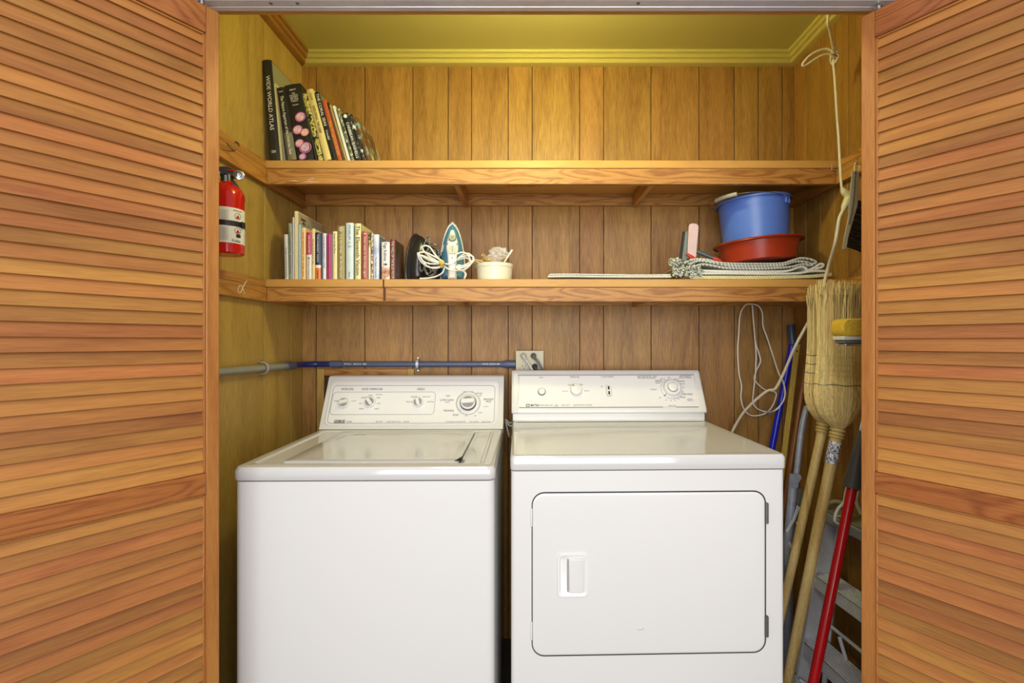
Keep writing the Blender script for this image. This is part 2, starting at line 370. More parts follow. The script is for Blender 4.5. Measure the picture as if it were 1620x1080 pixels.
# stamped lumber mark under the upper shelf and the scratched letter on the lower left cleat
text_mesh('lumber_stamp', '||  WP 12 S-DRY  ||', 0.016, mframe(P(848, 293, 1.80) + Vector((0, 0, 0)), (1, 0, 0), (0, 1, 0)) if False else Matrix.Translation((-0.02, 1.93, Z1 - 0.0297)) @ Matrix.Rotation(PI, 4, 'X'), M['ink'], s1, ext=0.0001, world=True)
c = P(381, 457, 1.58); xw = XL + 0.0205
pts = [(xw, 1.555, 1.412), (xw, 1.575, 1.430), (xw, 1.592, 1.412), (xw, 1.588, 1.400), (xw, 1.574, 1.396), (xw, 1.562, 1.412), (xw, 1.570, 1.434), (xw, 1.600, 1.440)]
pts = [(xw, 1.613, 1.440), (xw, 1.597, 1.424), (xw, 1.580, 1.400), (xw, 1.568, 1.396), (xw, 1.563, 1.406), (xw, 1.572, 1.418), (xw, 1.586, 1.416), (xw, 1.596, 1.402), (xw, 1.604, 1.396)]
MB().tube(catmull(pts, 5), 0.0011, 5).build('chalk_mark', M['ink_white'], s2, world=True)
BRN = plain('dark_brown_mark', srgb(92, 52, 24), 0.7)
ck = MB(); ck.box(((605.5 - CX) / 449, 1.7302, Z2 - 0.029), ((608 - CX) / 449, 1.7308, Z2 - 0.001)); ck.build('crack_mark', BRN, s2, world=True)
ck = MB(); ck.box(((606 - CX) / 449, 1.7322, 1.384), ((610 - CX) / 449, 1.7329, Z2 - 0.030)); ck.build('crack_mark', BRN, s2, world=True)
for (a_, b_, y_) in ((457, 475, 286.5), (476, 505, 287.5), (486, 492, 284), (491, 497, 282.5)):
    MB().tube([P(a_, y_, 1.7325), P((a_ + b_) / 2, y_ - 0.5, 1.7325), P(b_, y_ + 0.3, 1.7325)], [0.0002, 0.0011, 0.0003], 5).build('paint_scuff', M['ink_white'], s1, world=True)
# the closet's bare bulb on the ceiling
lf = thing('ceiling_lampholder', 'bare bulb lampholder on the closet ceiling behind the header', 'lamp', (0.03, 1.29, ZC))
MB().lathe([(0.055, 0), (0.055, -0.012), (0.03, -0.03), (0.024, -0.09), (0.02, -0.095)]).build('holder', plain('porcelain', srgb(232, 230, 222), 0.3), lf)
# kept as a clear glass envelope above its light point
gl, nt, b = newmat('bulb_glass'); b.inputs['Base Color'].default_value = (1, 0.95, 0.85, 1); b.inputs['Alpha'].default_value = 0.12; b.inputs['Roughness'].default_value = 0.05
MB().lathe([(0.014, -0.096), (0.018, -0.12), (0.032, -0.16), (0.036, -0.20), (0.038, -0.215), (0.034, -0.245), (0.02, -0.262), (0.004, -0.268)]).build('bulb', gl, lf)
# ================================================================ appliances
def ray_plane(px, py, M_):
    """pixel -> (u,v) on the plane given by matrix M_ (world)"""
    o = Vector((0, 0, EYE)); d = P(px, py, 1.0) - o
    n = M_.col[2].to_3d(); p0 = M_.translation
    t = (p0 - o).dot(n) / d.dot(n); q = M_.inverted() @ (o + d * t)
    return q.x, q.y
def panel_tools(root, Mloc):
    """Mloc: face frame in root space (u right, v up, n out)"""
    W = wm(root) @ Mloc
    def uv(px, py): return ray_plane(px, py, W)
    def txt(name, s, px, py, hpx, mat=M['ink'], wpx=None, lift=0.0006, parent=root, **kw):
        u, v = uv(px, py); w = None
        if wpx: w = uv(px + wpx / 2, py)[0] - uv(px - wpx / 2, py)[0]
        sz = abs(uv(px, py - hpx / 2)[1] - uv(px, py + hpx / 2)[1]) * 1.35
        return text_mesh(name, s, sz, Mloc @ Matrix.Translation((u, v, lift)), mat, parent, ext=0.0002, width=w, **kw)
    return uv, txt
def ring(path2, r, M_, n=5, lift=0.0):
    return MB(M_).tube([(x, y, lift) for x, y in path2], r, n, closed=True)
# ---------------------------------------------------------------- washer
wr = thing('washing_machine', 'white top-loading washing machine on the left with knobs on its console', 'washing machine', (-0.778, 1.29, 0), (0, 0, math.radians(0.8)))
WW, WD = 0.688, 0.68
mb = MB(); mb.prism([(x, y) for x, y in rrect(WW - 0.004, WD, 0.020, 6, WW / 2, WD / 2)], 0.03, 0.8715); mb.build('cabinet', M['white'], wr)
# painted side with scuffs is the same steel; levelling feet
for x in (0.05, WW - 0.05):
    for y in (0.05, WD - 0.05): MB().lathe([(0.022, 0), (0.022, 0.008), (0.010, 0.012), (0.010, 0.031)], (x, y, 0), 16).build('levelling_foot', M['gap'], wr)
# deck with recessed tray
def deck_rings():
    R = []
    def rr(x0, x1, y0, y1, r, z): return [(x, y, z) for x, y in rrect(x1 - x0, y1 - y0, r, 6, (x0 + x1) / 2, (y0 + y1) / 2)]
    R.append(rr(0, WW, -0.003, WD, 0.02, 0.875)); R.append(rr(-0.001, WW + 0.001, -0.005, WD, 0.02, 0.880)); R.append(rr(-0.001, WW + 0.001, -0.005, WD, 0.02, 0.900))
    R.append(rr(0.004, WW - 0.004, 0.0, WD, 0.02, 0.909)); R.append(rr(0.010, WW - 0.010, 0.008, WD - 0.004, 0.02, 0.911))
    R.append(rr(0.030, WW - 0.030, 0.032, 0.525, 0.02, 0.911)); R.append(rr(0.036, WW - 0.036, 0.038, 0.520, 0.018, 0.9055))
    return R
MB().loft(deck_rings()).build('top_deck', M['white_top'], wr)
lid = MB()
def rr2(x0, x1, y0, y1, r, z): return [(x, y, z) for x, y in rrect(x1 - x0, y1 - y0, r, 5, (x0 + x1) / 2, (y0 + y1) / 2)]
lid.loft([rr2(0.104, 0.586, 0.044, 0.50, 0.014, 0.9056), rr2(0.104, 0.586, 0.044, 0.50, 0.014, 0.9105), rr2(0.107, 0.583, 0.047, 0.497, 0.012, 0.9125),
          rr2(0.150, 0.555, 0.075, 0.475, 0.03, 0.9120), rr2(0.175, 0.540, 0.09, 0.455, 0.03, 0.9108)])
ld = lid.build('lid', M['white_top'], wr)
sbox((0.5872, 0.05, 0.9056), (0.5892, 0.49, 0.9062)).build('lid_gap', M['gap'], wr)
MB().prism([(0.574, 0.047), (0.589, 0.05), (0.591, 0.10), (0.585, 0.085)], 0.9127, 0.9135).build('lid_hinge_slot', M['gap'], wr)
lt = sbox((0.600, 0.046, 0.9056), (0.645, 0.505, 0.9085)).build('deck_panel', M['white_top'], wr, bevel=0.002)
text_mesh('lid_badge', 'KENMORE', 0.011, Matrix.Translation((0.185, 0.44, 0.9113)), M['ink_grey'], wr, ext=0.0001, shear=0.2, width=0.05)
# console
CP = [(0.538, 0.912), (0.545, 0.916), (0.640, 1.098), (0.650, 1.104), (0.705, 1.104), (0.705, 0.912)]
MB().prism(CP, 0.0, WW, 'x').build('console_housing', M['white'], wr, bevel=0.004, seg=3)
fu = Vector((1, 0, 0)); fv = (Vector((0, 0.640, 1.098)) - Vector((0, 0.545, 0.916))).normalized()
FM = mframe((0, 0.545, 0.916), fu, fv)
uv, txt = panel_tools(wr, FM)
def rect_uv(a, b, c_, d):  # px bounds -> u0,u1,v0,v1 (mid-line mapping)
    u0 = uv(a, (b + d) / 2)[0]; u1 = uv(c_, (b + d) / 2)[0]; v1 = uv((a + c_) / 2, b)[1]; v0 = uv((a + c_) / 2, d)[1]; return u0, u1, v0, v1
def rpath(u0, u1, v0, v1, r, n=6): return rrect(u1 - u0, v1 - v0, r, n, (u0 + u1) / 2, (v0 + v1) / 2)
L_ = (0.022, WW - 0.028, 0.012, 0.187)
q = MB(FM); q.loft([[(x, y, 0.0005) for x, y in rpath(L_[0] - .008, L_[1] + .008, L_[2] - .004, L_[3] + .006, 0.022)], [(x, y, 0.0045) for x, y in rpath(*L_, 0.016)],
                    [(x, y, 0.003) for x, y in rpath(L_[0] + .006, L_[1] - .006, L_[2] + .006, L_[3] - .017, 0.014)]])
q.build('control_panel', M['console'], wr)
ring(rpath(L_[0] + .006, L_[1] - .006, L_[2] + .006, L_[3] - .017, 0.014), 0.0007, FM, lift=0.0034).build('panel_outline', M['ink_grey'], wr)
a_ = rect_uv(525, 620.5, 688, 656)
ring(rpath(a_[0], a_[1], a_[2], a_[3], 0.014), 0.0006, FM, lift=0.0034).build('knob_group_outline', M['ink_grey'], wr)
def knob(root, Mloc, u, v, r, h, ang, skirt=0, fin=True, name='knob'):
    T = Mloc @ Matrix.Translation((u, v, 0.0035)) @ Matrix.Rotation(ang, 4, 'Z')
    kb = MB(T); kb.lathe([(r, 0), (r, h * 0.35), (r * 0.93, h * 0.42), (r * 0.88, h * 0.45)], n=28); k_ = kb.build(name, M['knob'], root)
    ls = MB(T); ls.lathe([(r * 0.80, h * 0.44), (r * 0.80, h * 0.465)], n=24); ls.build('knob_recess', M['knob_grey'], k_)
    if fin:
        MB(T).prism(rrect(r * 1.7, r * 0.62, r * 0.2, 3), h * 0.40, h, 'z').build('knob_grip', M['knob'], k_, bevel=0.001)
        MB(T).box((r * 0.62, -0.0008, h), (r * 0.86, 0.0008, h + 0.0004)).build('knob_pointer', M['ink'], k_)
    return k_
kk = uv(545, 638); knob(wr, FM, kk[0], kk[1], 0.0205, 0.022, math.radians(195))
kk = uv(586, 637); knob(wr, FM, kk[0], kk[1], 0.0205, 0.022, math.radians(128))
kk = uv(662, 637); knob(wr, FM, kk[0], kk[1], 0.0195, 0.022, math.radians(108))
kk = uv(741, 638)
T = FM @ Matrix.Translation((kk[0], kk[1], 0.003))
MB(T).lathe([(0.046, 0), (0.045, 0.0025), (0.036, 0.003)], n=40).build('dial_skirt', M['knob'], wr)
ring(circ(0.046, 40), 0.0006, T, lift=0.0025).build('dial_ring', M['ink_grey'], wr)
tk = MB(T)
for a in range(-50, 60, 9):
    ca, sa = math.cos(math.radians(a)), math.sin(math.radians(a))
    tk.tube([(0.0405 * ca, 0.0405 * sa, 0.0032), (0.0445 * ca, 0.0445 * sa, 0.0032)], 0.0005, 4)
tk.build('dial_ticks', M['ink_grey'], wr)
tk = MB(T)
for a in range(120, 236, 7):
    ca, sa = math.cos(math.radians(a)), math.sin(math.radians(a))
    tk.tube([(0.0405 * ca, 0.0405 * sa, 0.0032), (0.0445 * ca, 0.0445 * sa, 0.0032)], 0.0005, 4)
tk.build('dial_ticks', M['ink_grey'], wr)
dk = MB(T).lathe([(0.0315, 0.003), (0.0315, 0.010), (0.030, 0.012)], n=36).build('dial_knob', M['ink_grey'], wr)
MB(T).lathe([(0.0285, 0.0121), (0.0285, 0.0165), (0.027, 0.018), (0.024, 0.0182)], n=36).build('dial_cap', M['knob'], dk)
MB(T).lathe([(0.0232, 0.0183), (0.0232, 0.0187)], n=30).build('dial_recess', M['knob_grey'], dk)
MB(T @ Matrix.Rotation(math.radians(4), 4, 'Z')).prism(rrect(0.051, 0.017, 0.006, 3), 0.0183, 0.032, 'z').build('dial_grip', M['knob'], dk, bevel=0.0015)
LT = 0.0032
for s, x, y, h, w in [('WATER LEVEL', 550, 616, 3.6, 20), ('WATER TEMPERATURE', 589, 616, 3.6, 33), ('SPEEDS', 666, 616, 3.6, 12),
                      ('SOAK', 709, 626.5, 2.6, 7), ('ULTRA CLEAN', 707, 633, 3.4, 21), ('HEAVY', 708, 636.5, 2, 7), ('PREWASH', 710, 650, 3.4, 16), ('SOAK', 721, 656.5, 3.2, 9),
                      ('PERMANENT', 773, 632, 3.2, 16), ('PRESS', 773, 635.5, 3, 8), ('OFF RINSE', 758, 622.5, 2.2, 10), ('OFF', 760, 626, 2, 4)]:
    txt('lettering', s, x, y, h, M['ink'], w, LT, bold=0.0)
for s, x, y, h, w in [('HIGH', 533, 634.5, 2.2, 7), ('LOW', 560, 634.5, 2.2, 7), ('WARM', 575, 629.5, 2.2, 7), ('HOT', 571, 638.5, 2.2, 5), ('WARM', 572, 647, 2.2, 7), ('COLD', 587, 625.5, 2.2, 6),
                      ('WARM', 599, 629.5, 2.2, 6), ('COLD', 599, 638.5, 2.2, 6), ('WARM', 596, 647, 2.2, 7), ('RINSE COLD', 600, 624.5, 1.8, 10),
                      ('REGULAR', 655, 628, 2.2, 9), ('HEAVY DUTY', 675, 628, 2.2, 12), ('DELICATE', 648, 636, 2.2, 10), ('HAND WASH', 681, 636, 2.2, 10),
                      ('OFF', 735, 620, 1.8, 5), ('ON', 747, 620, 1.8, 3), ('COTTON', 769, 643.5, 1.8, 7), ('SHORT', 760, 653, 1.8, 6), ('SPIN', 738, 658, 1.8, 4), ('OFF', 752, 658, 1.8, 4),
                      ('HEAVY DUTY', 600, 667.5, 2.4, 11), ('•   SUPER CAPACITY PLUS   •', 623, 667.5, 2.4, 26), ('QUIET PAK', 643, 667.5, 2.4, 9),
                      ('ROTATE DIAL CLOCKWISE TO SET', 721, 667.5, 2.4, 31), ('PULL TO START', 750, 667.5, 2.4, 14), ('PUSH TO STOP', 769, 667.5, 2.4, 14), ('80 SERIES', 553, 667.5, 2.4, 9)]:
    txt('small_lettering', s, x, y, h, M['ink_grey'], w, LT)
u, v = uv(537, 667); bw = 0.0195
txt('maker_lettering', 'KENMORE', 537.5, 666.6, 4.2, M['ink'], 17.5, LT, shear=0.2, bold=0.0003)
MB(FM).box((u - bw, v - 0.0055, 0.0032), (u + bw, v - 0.0042, 0.0036)).build('maker_underline', M['ink'], wr)
# ---------------------------------------------------------------- dryer
dr = thing('clothes_dryer', 'white front-door clothes dryer on the right with one large dial', 'clothes dryer', (-0.0486, 1.30, 0), (0, 0, math.radians(1.5)))
DW, DD = 0.737, 0.66
MB().prism(rrect(DW - 0.002, DD, 0.012, 5, DW / 2, DD / 2), 0.03, 0.8965).build('cabinet', M['white'], dr)
for x in (0.05, DW - 0.05):
    for y in (0.05, DD - 0.05): MB().lathe([(0.022, 0), (0.022, 0.008), (0.010, 0.012), (0.010, 0.031)], (x, y, 0), 16).build('levelling_foot', M['gap'], dr)
def rr3(x0, x1, y0, y1, r, z): return [(x, y, z) for x, y in rrect(x1 - x0, y1 - y0, r, 5, (x0 + x1) / 2, (y0 + y1) / 2)]
MB().loft([rr3(0, DW, -0.004, DD, 0.012, 0.900), rr3(-0.001, DW + 0.001, -0.005, DD, 0.012, 0.903), rr3(-0.001, DW + 0.001, -0.005, DD, 0.012, 0.930), rr3(0.003, DW - 0.003, -0.001, DD, 0.012, 0.9375),
           rr3(0.010, DW - 0.010, 0.006, DD - 0.004, 0.012, 0.9385), rr3(0.022, DW - 0.022, 0.022, DD - 0.02, 0.012, 0.9365)]).build('top_panel', M['white_top'], dr)
# door, handle, hinges
dx0, dx1, dz0, dz1 = 0.058, 0.680, 0.410, 0.838
def rrz(x0, x1, z0, z1, r, y): return [(x, y, z) for x, z in rrect(x1 - x0, z1 - z0, r, 7, (x0 + x1) / 2, (z0 + z1) / 2)]
MB().loft([rrz(dx0 - .0025, dx1 + .0042, dz0 - .004, dz1 + .003, 0.034, -0.0002), rrz(dx0 - .0025, dx1 + .0042, dz0 - .004, dz1 + .003, 0.034, -0.0012)]).build('door_seam', M['gap'], dr)
dd = MB().loft([rrz(dx0, dx1, dz0, dz1, 0.031, -0.0013), rrz(dx0, dx1, dz0, dz1, 0.031, -0.0028), rrz(dx0 + .002, dx1 - .002, dz0 + .002, dz1 - .002, 0.029, -0.0042),
                rrz(dx0 + .006, dx1 - .006, dz0 + .006, dz1 - .006, 0.026, -0.0045)]).build('door', M['white'], dr)
hx0, hx1, hz0, hz1 = 0.1225, 0.205, 0.565, 0.679
MB().loft([rrz(hx0, hx1, hz0, hz1, 0.014, -0.0089), rrz(hx0 + .001, hx1 - .001, hz0 + .001, hz1 - .001, 0.013, -0.0125), rrz(hx0 + .006, hx1 - .006, hz0 + .006, hz1 - .006, 0.010, -0.0125),
           rrz(hx0 + .009, hx1 - .009, hz0 + .010, hz1 - .010, 0.008, -0.0095)]).build('handle_surround', M['console'], dd)
hg = MB().prism([(hx0 + .030, -0.0095), (hx0 + .032, -0.0150), (hx0 + .060, -0.0165), (hx1 - .011, -0.0135), (hx1 - .011, -0.0095)], hz0 + 0.013, hz1 - 0.013, 'z').build('handle_grip', M['white'], dd, bevel=0.0015)
MB().prism([(hx0 + .0265, -0.0096), (hx0 + .0300, -0.0096), (hx0 + .0300, -0.0110), (hx0 + .0265, -0.0110)], hz0 + 0.014, hz1 - 0.014, 'z').build('handle_slot', M['knob_grey'], dd)
for z in (0.782, 0.480):
    hb = MB(); hb.box((dx1 + 0.001, -0.010, z - 0.027), (dx1 + 0.007, -0.0013, z + 0.027)); hb.cyl((dx1 + 0.002, -0.009, z - 0.027), (dx1 + 0.002, -0.009, z + 0.027), 0.003, n=10)
    hb.build('door_hinge', plain('hinge_grey', srgb(120, 120, 120), 0.4, 0.6), dr)
for z in (0.775, 0.475): sbox((dx0 - 0.005, -0.005, z - 0.024), (dx0 - 0.001, -0.0013, z + 0.024)).build('door_spacer', M['knob'], dr, bevel=0.001)
MB().tube(catmull([(0.335, -0.0089, 0.4755), (0.345, -0.0089, 0.474), (0.355, -0.0089, 0.479)], 4), 0.0004, 4).build('door_scratch', M['ink_grey'], dd)
for ch in dd.children: ch.location.y = 0.0043
# console: riser and tilted box
MB().prism([(0.556, 0.9385), (0.560, 0.972), (0.64, 0.972), (0.64, 0.9385)], 0.001, DW - 0.001, 'x').build('console_riser', M['white'], dr, bevel=0.003)
MB().prism([(0.545, 0.9385), (0.553, 0.9425), (0.556, 0.9425), (0.556, 0.9385)], 0.01, DW - 0.01, 'x').build('riser_lip', M['white'], dr)
CD = [(0.548, 0.968), (0.548, 0.982), (0.628, 1.122), (0.636, 1.126), (0.655, 1.126), (0.655, 0.968)]
MB().prism(CD, -0.003, DW + 0.003, 'x').build('console_housing', M['white'], dr, bevel=0.004, seg=3)
fv = (Vector((0, 0.628, 1.122)) - Vector((0, 0.548, 0.982))).normalized()
FD = mframe((0, 0.548, 0.982), (1, 0, 0), fv)
uv, txt = panel_tools(dr, FD)
MB(FD).loft([[(x, y, 0.0003) for x, y in rpath(0.026, DW - 0.026, 0.010, 0.142, 0.004)], [(x, y, 0.002) for x, y in rpath(0.027, DW - 0.027, 0.011, 0.141, 0.004)]]).build('control_panel', M['console'], dr)
MB(FD).box((0.020, 0.1445, 0.0004), (DW - 0.020, 0.1462, 0.001)).build('panel_line', M['ink_grey'], dr)
lb = MB(FD); lb.box((0.026, 0.0085, 0.0004), (DW - 0.165, 0.0100, 0.002)); lb.box((DW - 0.115, 0.0085, 0.0004), (DW - 0.028, 0.0100, 0.002)); lb.build('panel_line', M['ink_grey'], dr)
for x0 in (0.003, DW - 0.022):  # end caps
    MB(FD).box((x0, -0.012, 0.0002), (x0 + 0.019, 0.155, 0.0035)).build('console_end_cap', M['white'], dr, bevel=0.003)
LT = 0.0022
kk = uv(857, 620); T = FD @ Matrix.Translation((kk[0], kk[1], 0.002))
MB(T).lathe([(0.0155, 0), (0.0155, 0.002), (0.0135, 0.002)], n=30).build('button_ring', M['ink_grey'], dr)
MB(T).lathe([(0.0128, 0.0005), (0.0128, 0.006), (0.011, 0.008)], n=30).build('start_button', M['knob'], dr)
kk = uv(911, 618); T = FD @ Matrix.Translation((kk[0], kk[1], 0.002))
kb = MB(T).lathe([(0.0225, 0), (0.0225, 0.012), (0.0215, 0.0165), (0.018, 0.0185)], n=36).build('knob', M['knob'], dr)
MB(T @ Matrix.Rotation(math.radians(128), 4, 'Z')).box((0.013, -0.0012, 0.0186), (0.023, 0.0012, 0.0192)).build('knob_pointer', M['ink'], kb)
kk = uv(963, 618); T = FD @ Matrix.Translation((kk[0], kk[1], 0.002))
sw = MB(T).prism(rrect(0.018, 0.046, 0.008, 5), 0, 0.003, 'z').build('rocker_switch', M['knob'], dr, bevel=0.0008)
ring(rrect(0.019, 0.047, 0.008, 5), 0.0006, T, lift=0.0005).build('switch_outline', M['ink_grey'], sw)
for y in (0.0105, -0.0105): MB(T).box((-0.0032, y - 0.007, 0.003), (0.0032, y + 0.007, 0.0036)).build('switch_slot', M['ink'], sw)
kk = uv(1062, 615.5); T = FD @ Matrix.Translation((kk[0], kk[1], 0.002))
MB(T).lathe([(0.041, 0), (0.0405, 0.0015), (0.034, 0.002)], n=44).build('dial_skirt', M['knob'], dr)
ring(circ(0.041, 44), 0.0005, T, lift=0.001).build('dial_ring', M['ink_grey'], dr)
dk = MB(T).lathe([(0.0325, 0.002), (0.0320, 0.014), (0.030, 0.018), (0.0205, 0.0185)], n=40).build('dial_knob', M['knob'], dr)
MB(T).lathe([(0.020, 0.0186), (0.020, 0.0192)], n=32).build('dial_groove', M['ink_grey'], dk)
MB(T).lathe([(0.0185, 0.0187), (0.0185, 0.025), (0.016, 0.0275), (0.009, 0.0285)], n=32).build('dial_cap', M['knob'], dk)
MB(T @ Matrix.Rotation(math.radians(222), 4, 'Z')).box((0.033, -0.0010, 0.0021), (0.0465, 0.0010, 0.0028)).build('dial_pointer', M['ink'], dk)
kk = uv(1105, 616); MB(FD @ Matrix.Translation((kk[0], kk[1], 0.002))).lathe([(0.003, 0), (0.003, 0.001), (0.001, 0.0015)], n=12).build('indicator_dot', M['ink'], dr)
for s, x, y, h, w in [('START', 838 + 0, 597.5, 2.2, 6), ('TEMPERATURE', 909, 596.8, 2.4, 15), ('CYCLE SIGNAL', 961, 596.3, 2.4, 20), ('REGULAR', 903, 609, 1.8, 9), ('PERM PRESS', 917, 609, 1.8, 10), ('DELICATE', 894, 619, 1.8, 9),
                      ('AIR FLUFF', 928, 618.5, 1.8, 8), ('ON', 952, 612, 1.8, 3.5), ('AUTOMATIC DRY', 1024, 595.6, 2.4, 32), ('PERM PRESS AND REGULAR', 1023, 598.1, 2.4, 28), ('AUTOMATIC', 1084, 595.2, 2.4, 18), ('PERM PRESS', 1084, 597.6, 2.4, 20),
                      ('MORE DRY', 1042, 603, 2.6, 11), ('LESS DRY', 1041, 606, 2, 8), ('VERY DRY', 1048, 600, 1.8, 8), ('OFF', 1058, 597.5, 1.8, 4), ('VERY DRY', 1070, 600.3, 1.8, 8), ('MORE DRY', 1077, 603.5, 2.6, 12), ('LESS DRY', 1079, 607.5, 2, 9),
                      ('OFF', 1081, 613, 1.8, 4), ('DAMP DRY', 1034, 616.5, 2, 10), ('70', 1080, 620.5, 1.8, 3), ('WRINKLE RELEASE', 1087, 623.7, 2.8, 17), ('TIME DRY', 1080, 628.6, 2.8, 9), ('AIR DRY', 1091, 631.5, 2.0, 9), ('AND FLUFF', 1092, 633.8, 2.0, 9),
                      ('OFF', 1044, 629.5, 1.8, 4), ('20', 1054, 633, 1.8, 2.5), ('30', 1061, 634, 1.8, 2.5), ('40', 1067.5, 633.6, 1.8, 2.5), ('50', 1073, 631, 2, 2.5), ('MINUTES', 1063, 642.3, 2.0, 11), ('ON', 1105, 613, 1.5, 3)]:
    txt('small_lettering', s, x if s != 'START' else 856, y, h, M['ink_grey'] if h < 2.5 else M['ink'], w, LT)
txt('maker_lettering', 'MAYTAG', 846, 641.3, 3.6, M['ink'], 13, LT, bold=0.0004)
u, v = uv(835, 641.3)
bd = MB(FD).prism(rrect(0.0135, 0.0110, 0.002, 3, u, v), 0.002, 0.0024, 'z').build('maker_badge', M['ink'], dr)
MB(FD).prism([(u - 0.004, v - 0.003), (u + 0.0045, v - 0.003), (u + 0.0045, v + 0.001), (u + 0.001, v + 0.0035), (u - 0.004, v + 0.0025)], 0.0025, 0.0027, 'z').build('badge_window', M['ink_white'], bd)
txt('small_lettering', 'DEPENDABLE CARE', 864, 641.3, 2.2, M['ink_grey'], 21, LT)
txt('script_lettering', 'plus', 880, 641, 4.2, M['ink_grey'], 6, LT, shear=0.4)
txt('small_lettering', 'HEAVY DUTY', 895, 641.2, 2.2, M['ink_grey'], 14, LT)
txt('small_lettering', 'ELECTRONIC DRY CONTROL', 922, 641, 2.2, M['ink_grey'], 30, LT)
# ================================================================ books
CM = {}
def cm(rgb, rough=0.4, key=None):
    k = (rgb, rough)
    if k not in CM: CM[k] = plain('cover_%d_%d_%d' % rgb, srgb(*rgb), rough, noise_amt=0.04, nscale=60)
    return CM[k]
PAGES = plain('book_pages', srgb(226, 214, 182), 0.8, noise_amt=0.08, nscale=300)
mottle, nt, b = newmat('mottled_cover'); tc = N(nt, 'ShaderNodeTexCoord'); nz = N(nt, 'ShaderNodeTexNoise'); nz.inputs['Scale'].default_value = 90
cr = N(nt, 'ShaderNodeValToRGB'); cr.color_ramp.interpolation = 'CONSTANT'
cr.color_ramp.elements[0].color = srgb(40, 42, 26); cr.color_ramp.elements[1].position = 0.46; cr.color_ramp.elements[1].color = srgb(196, 184, 96)
e = cr.color_ramp.elements.new(0.60); e.color = srgb(120, 128, 60)
nt.links.new(tc.outputs['Object'], nz.inputs['Vector']); nt.links.new(nz.outputs['Fac'], cr.inputs[0]); nt.links.new(cr.outputs[0], b.inputs['Base Color'])
def mottled(name, stops, scale=60, rough=0.4):
    m, nt, b = newmat(name); tc = N(nt, 'ShaderNodeTexCoord'); nz = N(nt, 'ShaderNodeTexNoise'); nz.inputs['Scale'].default_value = scale; nz.inputs['Detail'].default_value = 3
    cr = N(nt, 'ShaderNodeValToRGB'); b.inputs['Roughness'].default_value = rough
    els = cr.color_ramp.elements
    els[0].position = stops[0][0]; els[0].color = srgb(*stops[0][1]); els[1].position = stops[-1][0]; els[1].color = srgb(*stops[-1][1])
    for p, c_ in stops[1:-1]: e = els.new(p); e.color = srgb(*c_)
    nt.links.new(tc.outputs['Object'], nz.inputs['Vector']); nt.links.new(nz.outputs['Fac'], cr.inputs[0]); nt.links.new(cr.outputs[0], b.inputs['Base Color'])
    return m
def book(label, x, y, z, t, h, d, tilt, cover, title=None, tcol=None, tfrac=(0.12, 0.9), tsize=0.62, group=None, bands=(), side=None, name='book', soft=False, cat='book'):
    """spine towards the viewer (-y); local x = thickness, tilt leans the top to the left"""
    r = thing(name, label, cat, (x, y, z), (0, -tilt, 0), group)
    cv = 0.0022 if not soft else 0.0008; cv = min(cv, t * 0.2)
    ov = 0.003 if not soft else 0.0
    cp = MB()
    ns = 6; outer = []; inner = []
    bul = min(0.004, t * 0.14) if not soft else t * 0.05
    for k in range(ns + 1):
        a = k / ns; outer.append((t * a, -bul * math.sin(PI * a)))
    for k in range(ns + 1):
        a = k / ns; inner.append((cv + (t - 2 * cv) * a, cv + 0.0005 - bul * 0.6 * math.sin(PI * a)))
    poly = [(0, d)] + outer + [(t, d), (t - cv, d)] + list(reversed(inner)) + [(cv, d)]
    cp.prism(poly, 0, h, 'z'); c_ = cp.build('cover', cover, r, smooth=True)
    MB().box((cv, cv + 0.003, ov), (t - cv, d - ov, h - ov)).build('pages', PAGES, r, smooth=False)
    for (f0, f1, mat) in bands:
        MB().prism([(0 - 0.0002, 0.004)] + [(p[0] * 1.0, p[1] - 0.0004) for p in outer] + [(t + 0.0002, 0.004)], h * (1 - f1), h * (1 - f0), 'z').build('spine_band', mat, r, smooth=False)
    if side: MB().box((t + 0.0001, 0.004, 0.003), (t + 0.0006, d - 0.002, h - 0.003)).build('cover_print', side, r, smooth=False)
    if title:
        items = title if isinstance(title, list) else [(title, tfrac[0], tfrac[1], tsize, tcol)]
        for it in items:
            s, f0, f1, sz, tcl = it[:5]; horiz = len(it) > 5 and it[5]
            vm = h * (1 - (f0 + f1) / 2); yy = -bul - 0.0008
            if horiz: text_mesh('title', s, h * (f1 - f0) * 1.3, mframe((t / 2, yy, vm), (1, 0, 0), (0, 0, 1)), tcl, r, ext=0.0002, width=t * sz)
            else: text_mesh('title', s, t * sz * 1.25, mframe((t / 2, yy, vm), (0, 0, -1), (1, 0, 0)), tcl, r, ext=0.0002, width=h * (f1 - f0))
    return r
W_, K_, G_ = M['ink_white'], M['ink'], M['ink_grey']
GOLD = plain('gold_ink', srgb(206, 176, 92), 0.4); OR_ = plain('orange_ink', srgb(196, 96, 50), 0.5); BR_ = plain('brown_ink', srgb(120, 70, 40), 0.5)
UB = 'books leaning on the upper shelf'
YU = 1.741; SU = FPX / YU
def ub(label, xbl, xtl, yt, tpx, d, cover, **kw):
    zt = EYE + (540 - yt) / SU; dz = zt - Z1; dx = (xtl - xbl) / SU
    tilt = math.atan2(-dx, dz); h = dz / math.cos(tilt)
    return book(label, (xbl - CX) / SU, YU, Z1 + 0.0002, tpx / SU * math.cos(tilt), h, d, tilt, cover, group=UB, **kw)
ub('tallest black atlas leaning against the left wall of the upper shelf', 428.5, 415.5, 96, 13.6, 0.26, cm((40, 42, 40), 0.35), title=[('WIDE WORLD ATLAS', 0.16, 0.70, 0.52, W_), ('CRAM', 0.90, 0.93, 0.5, W_, True)], side=cm((150, 148, 116)))
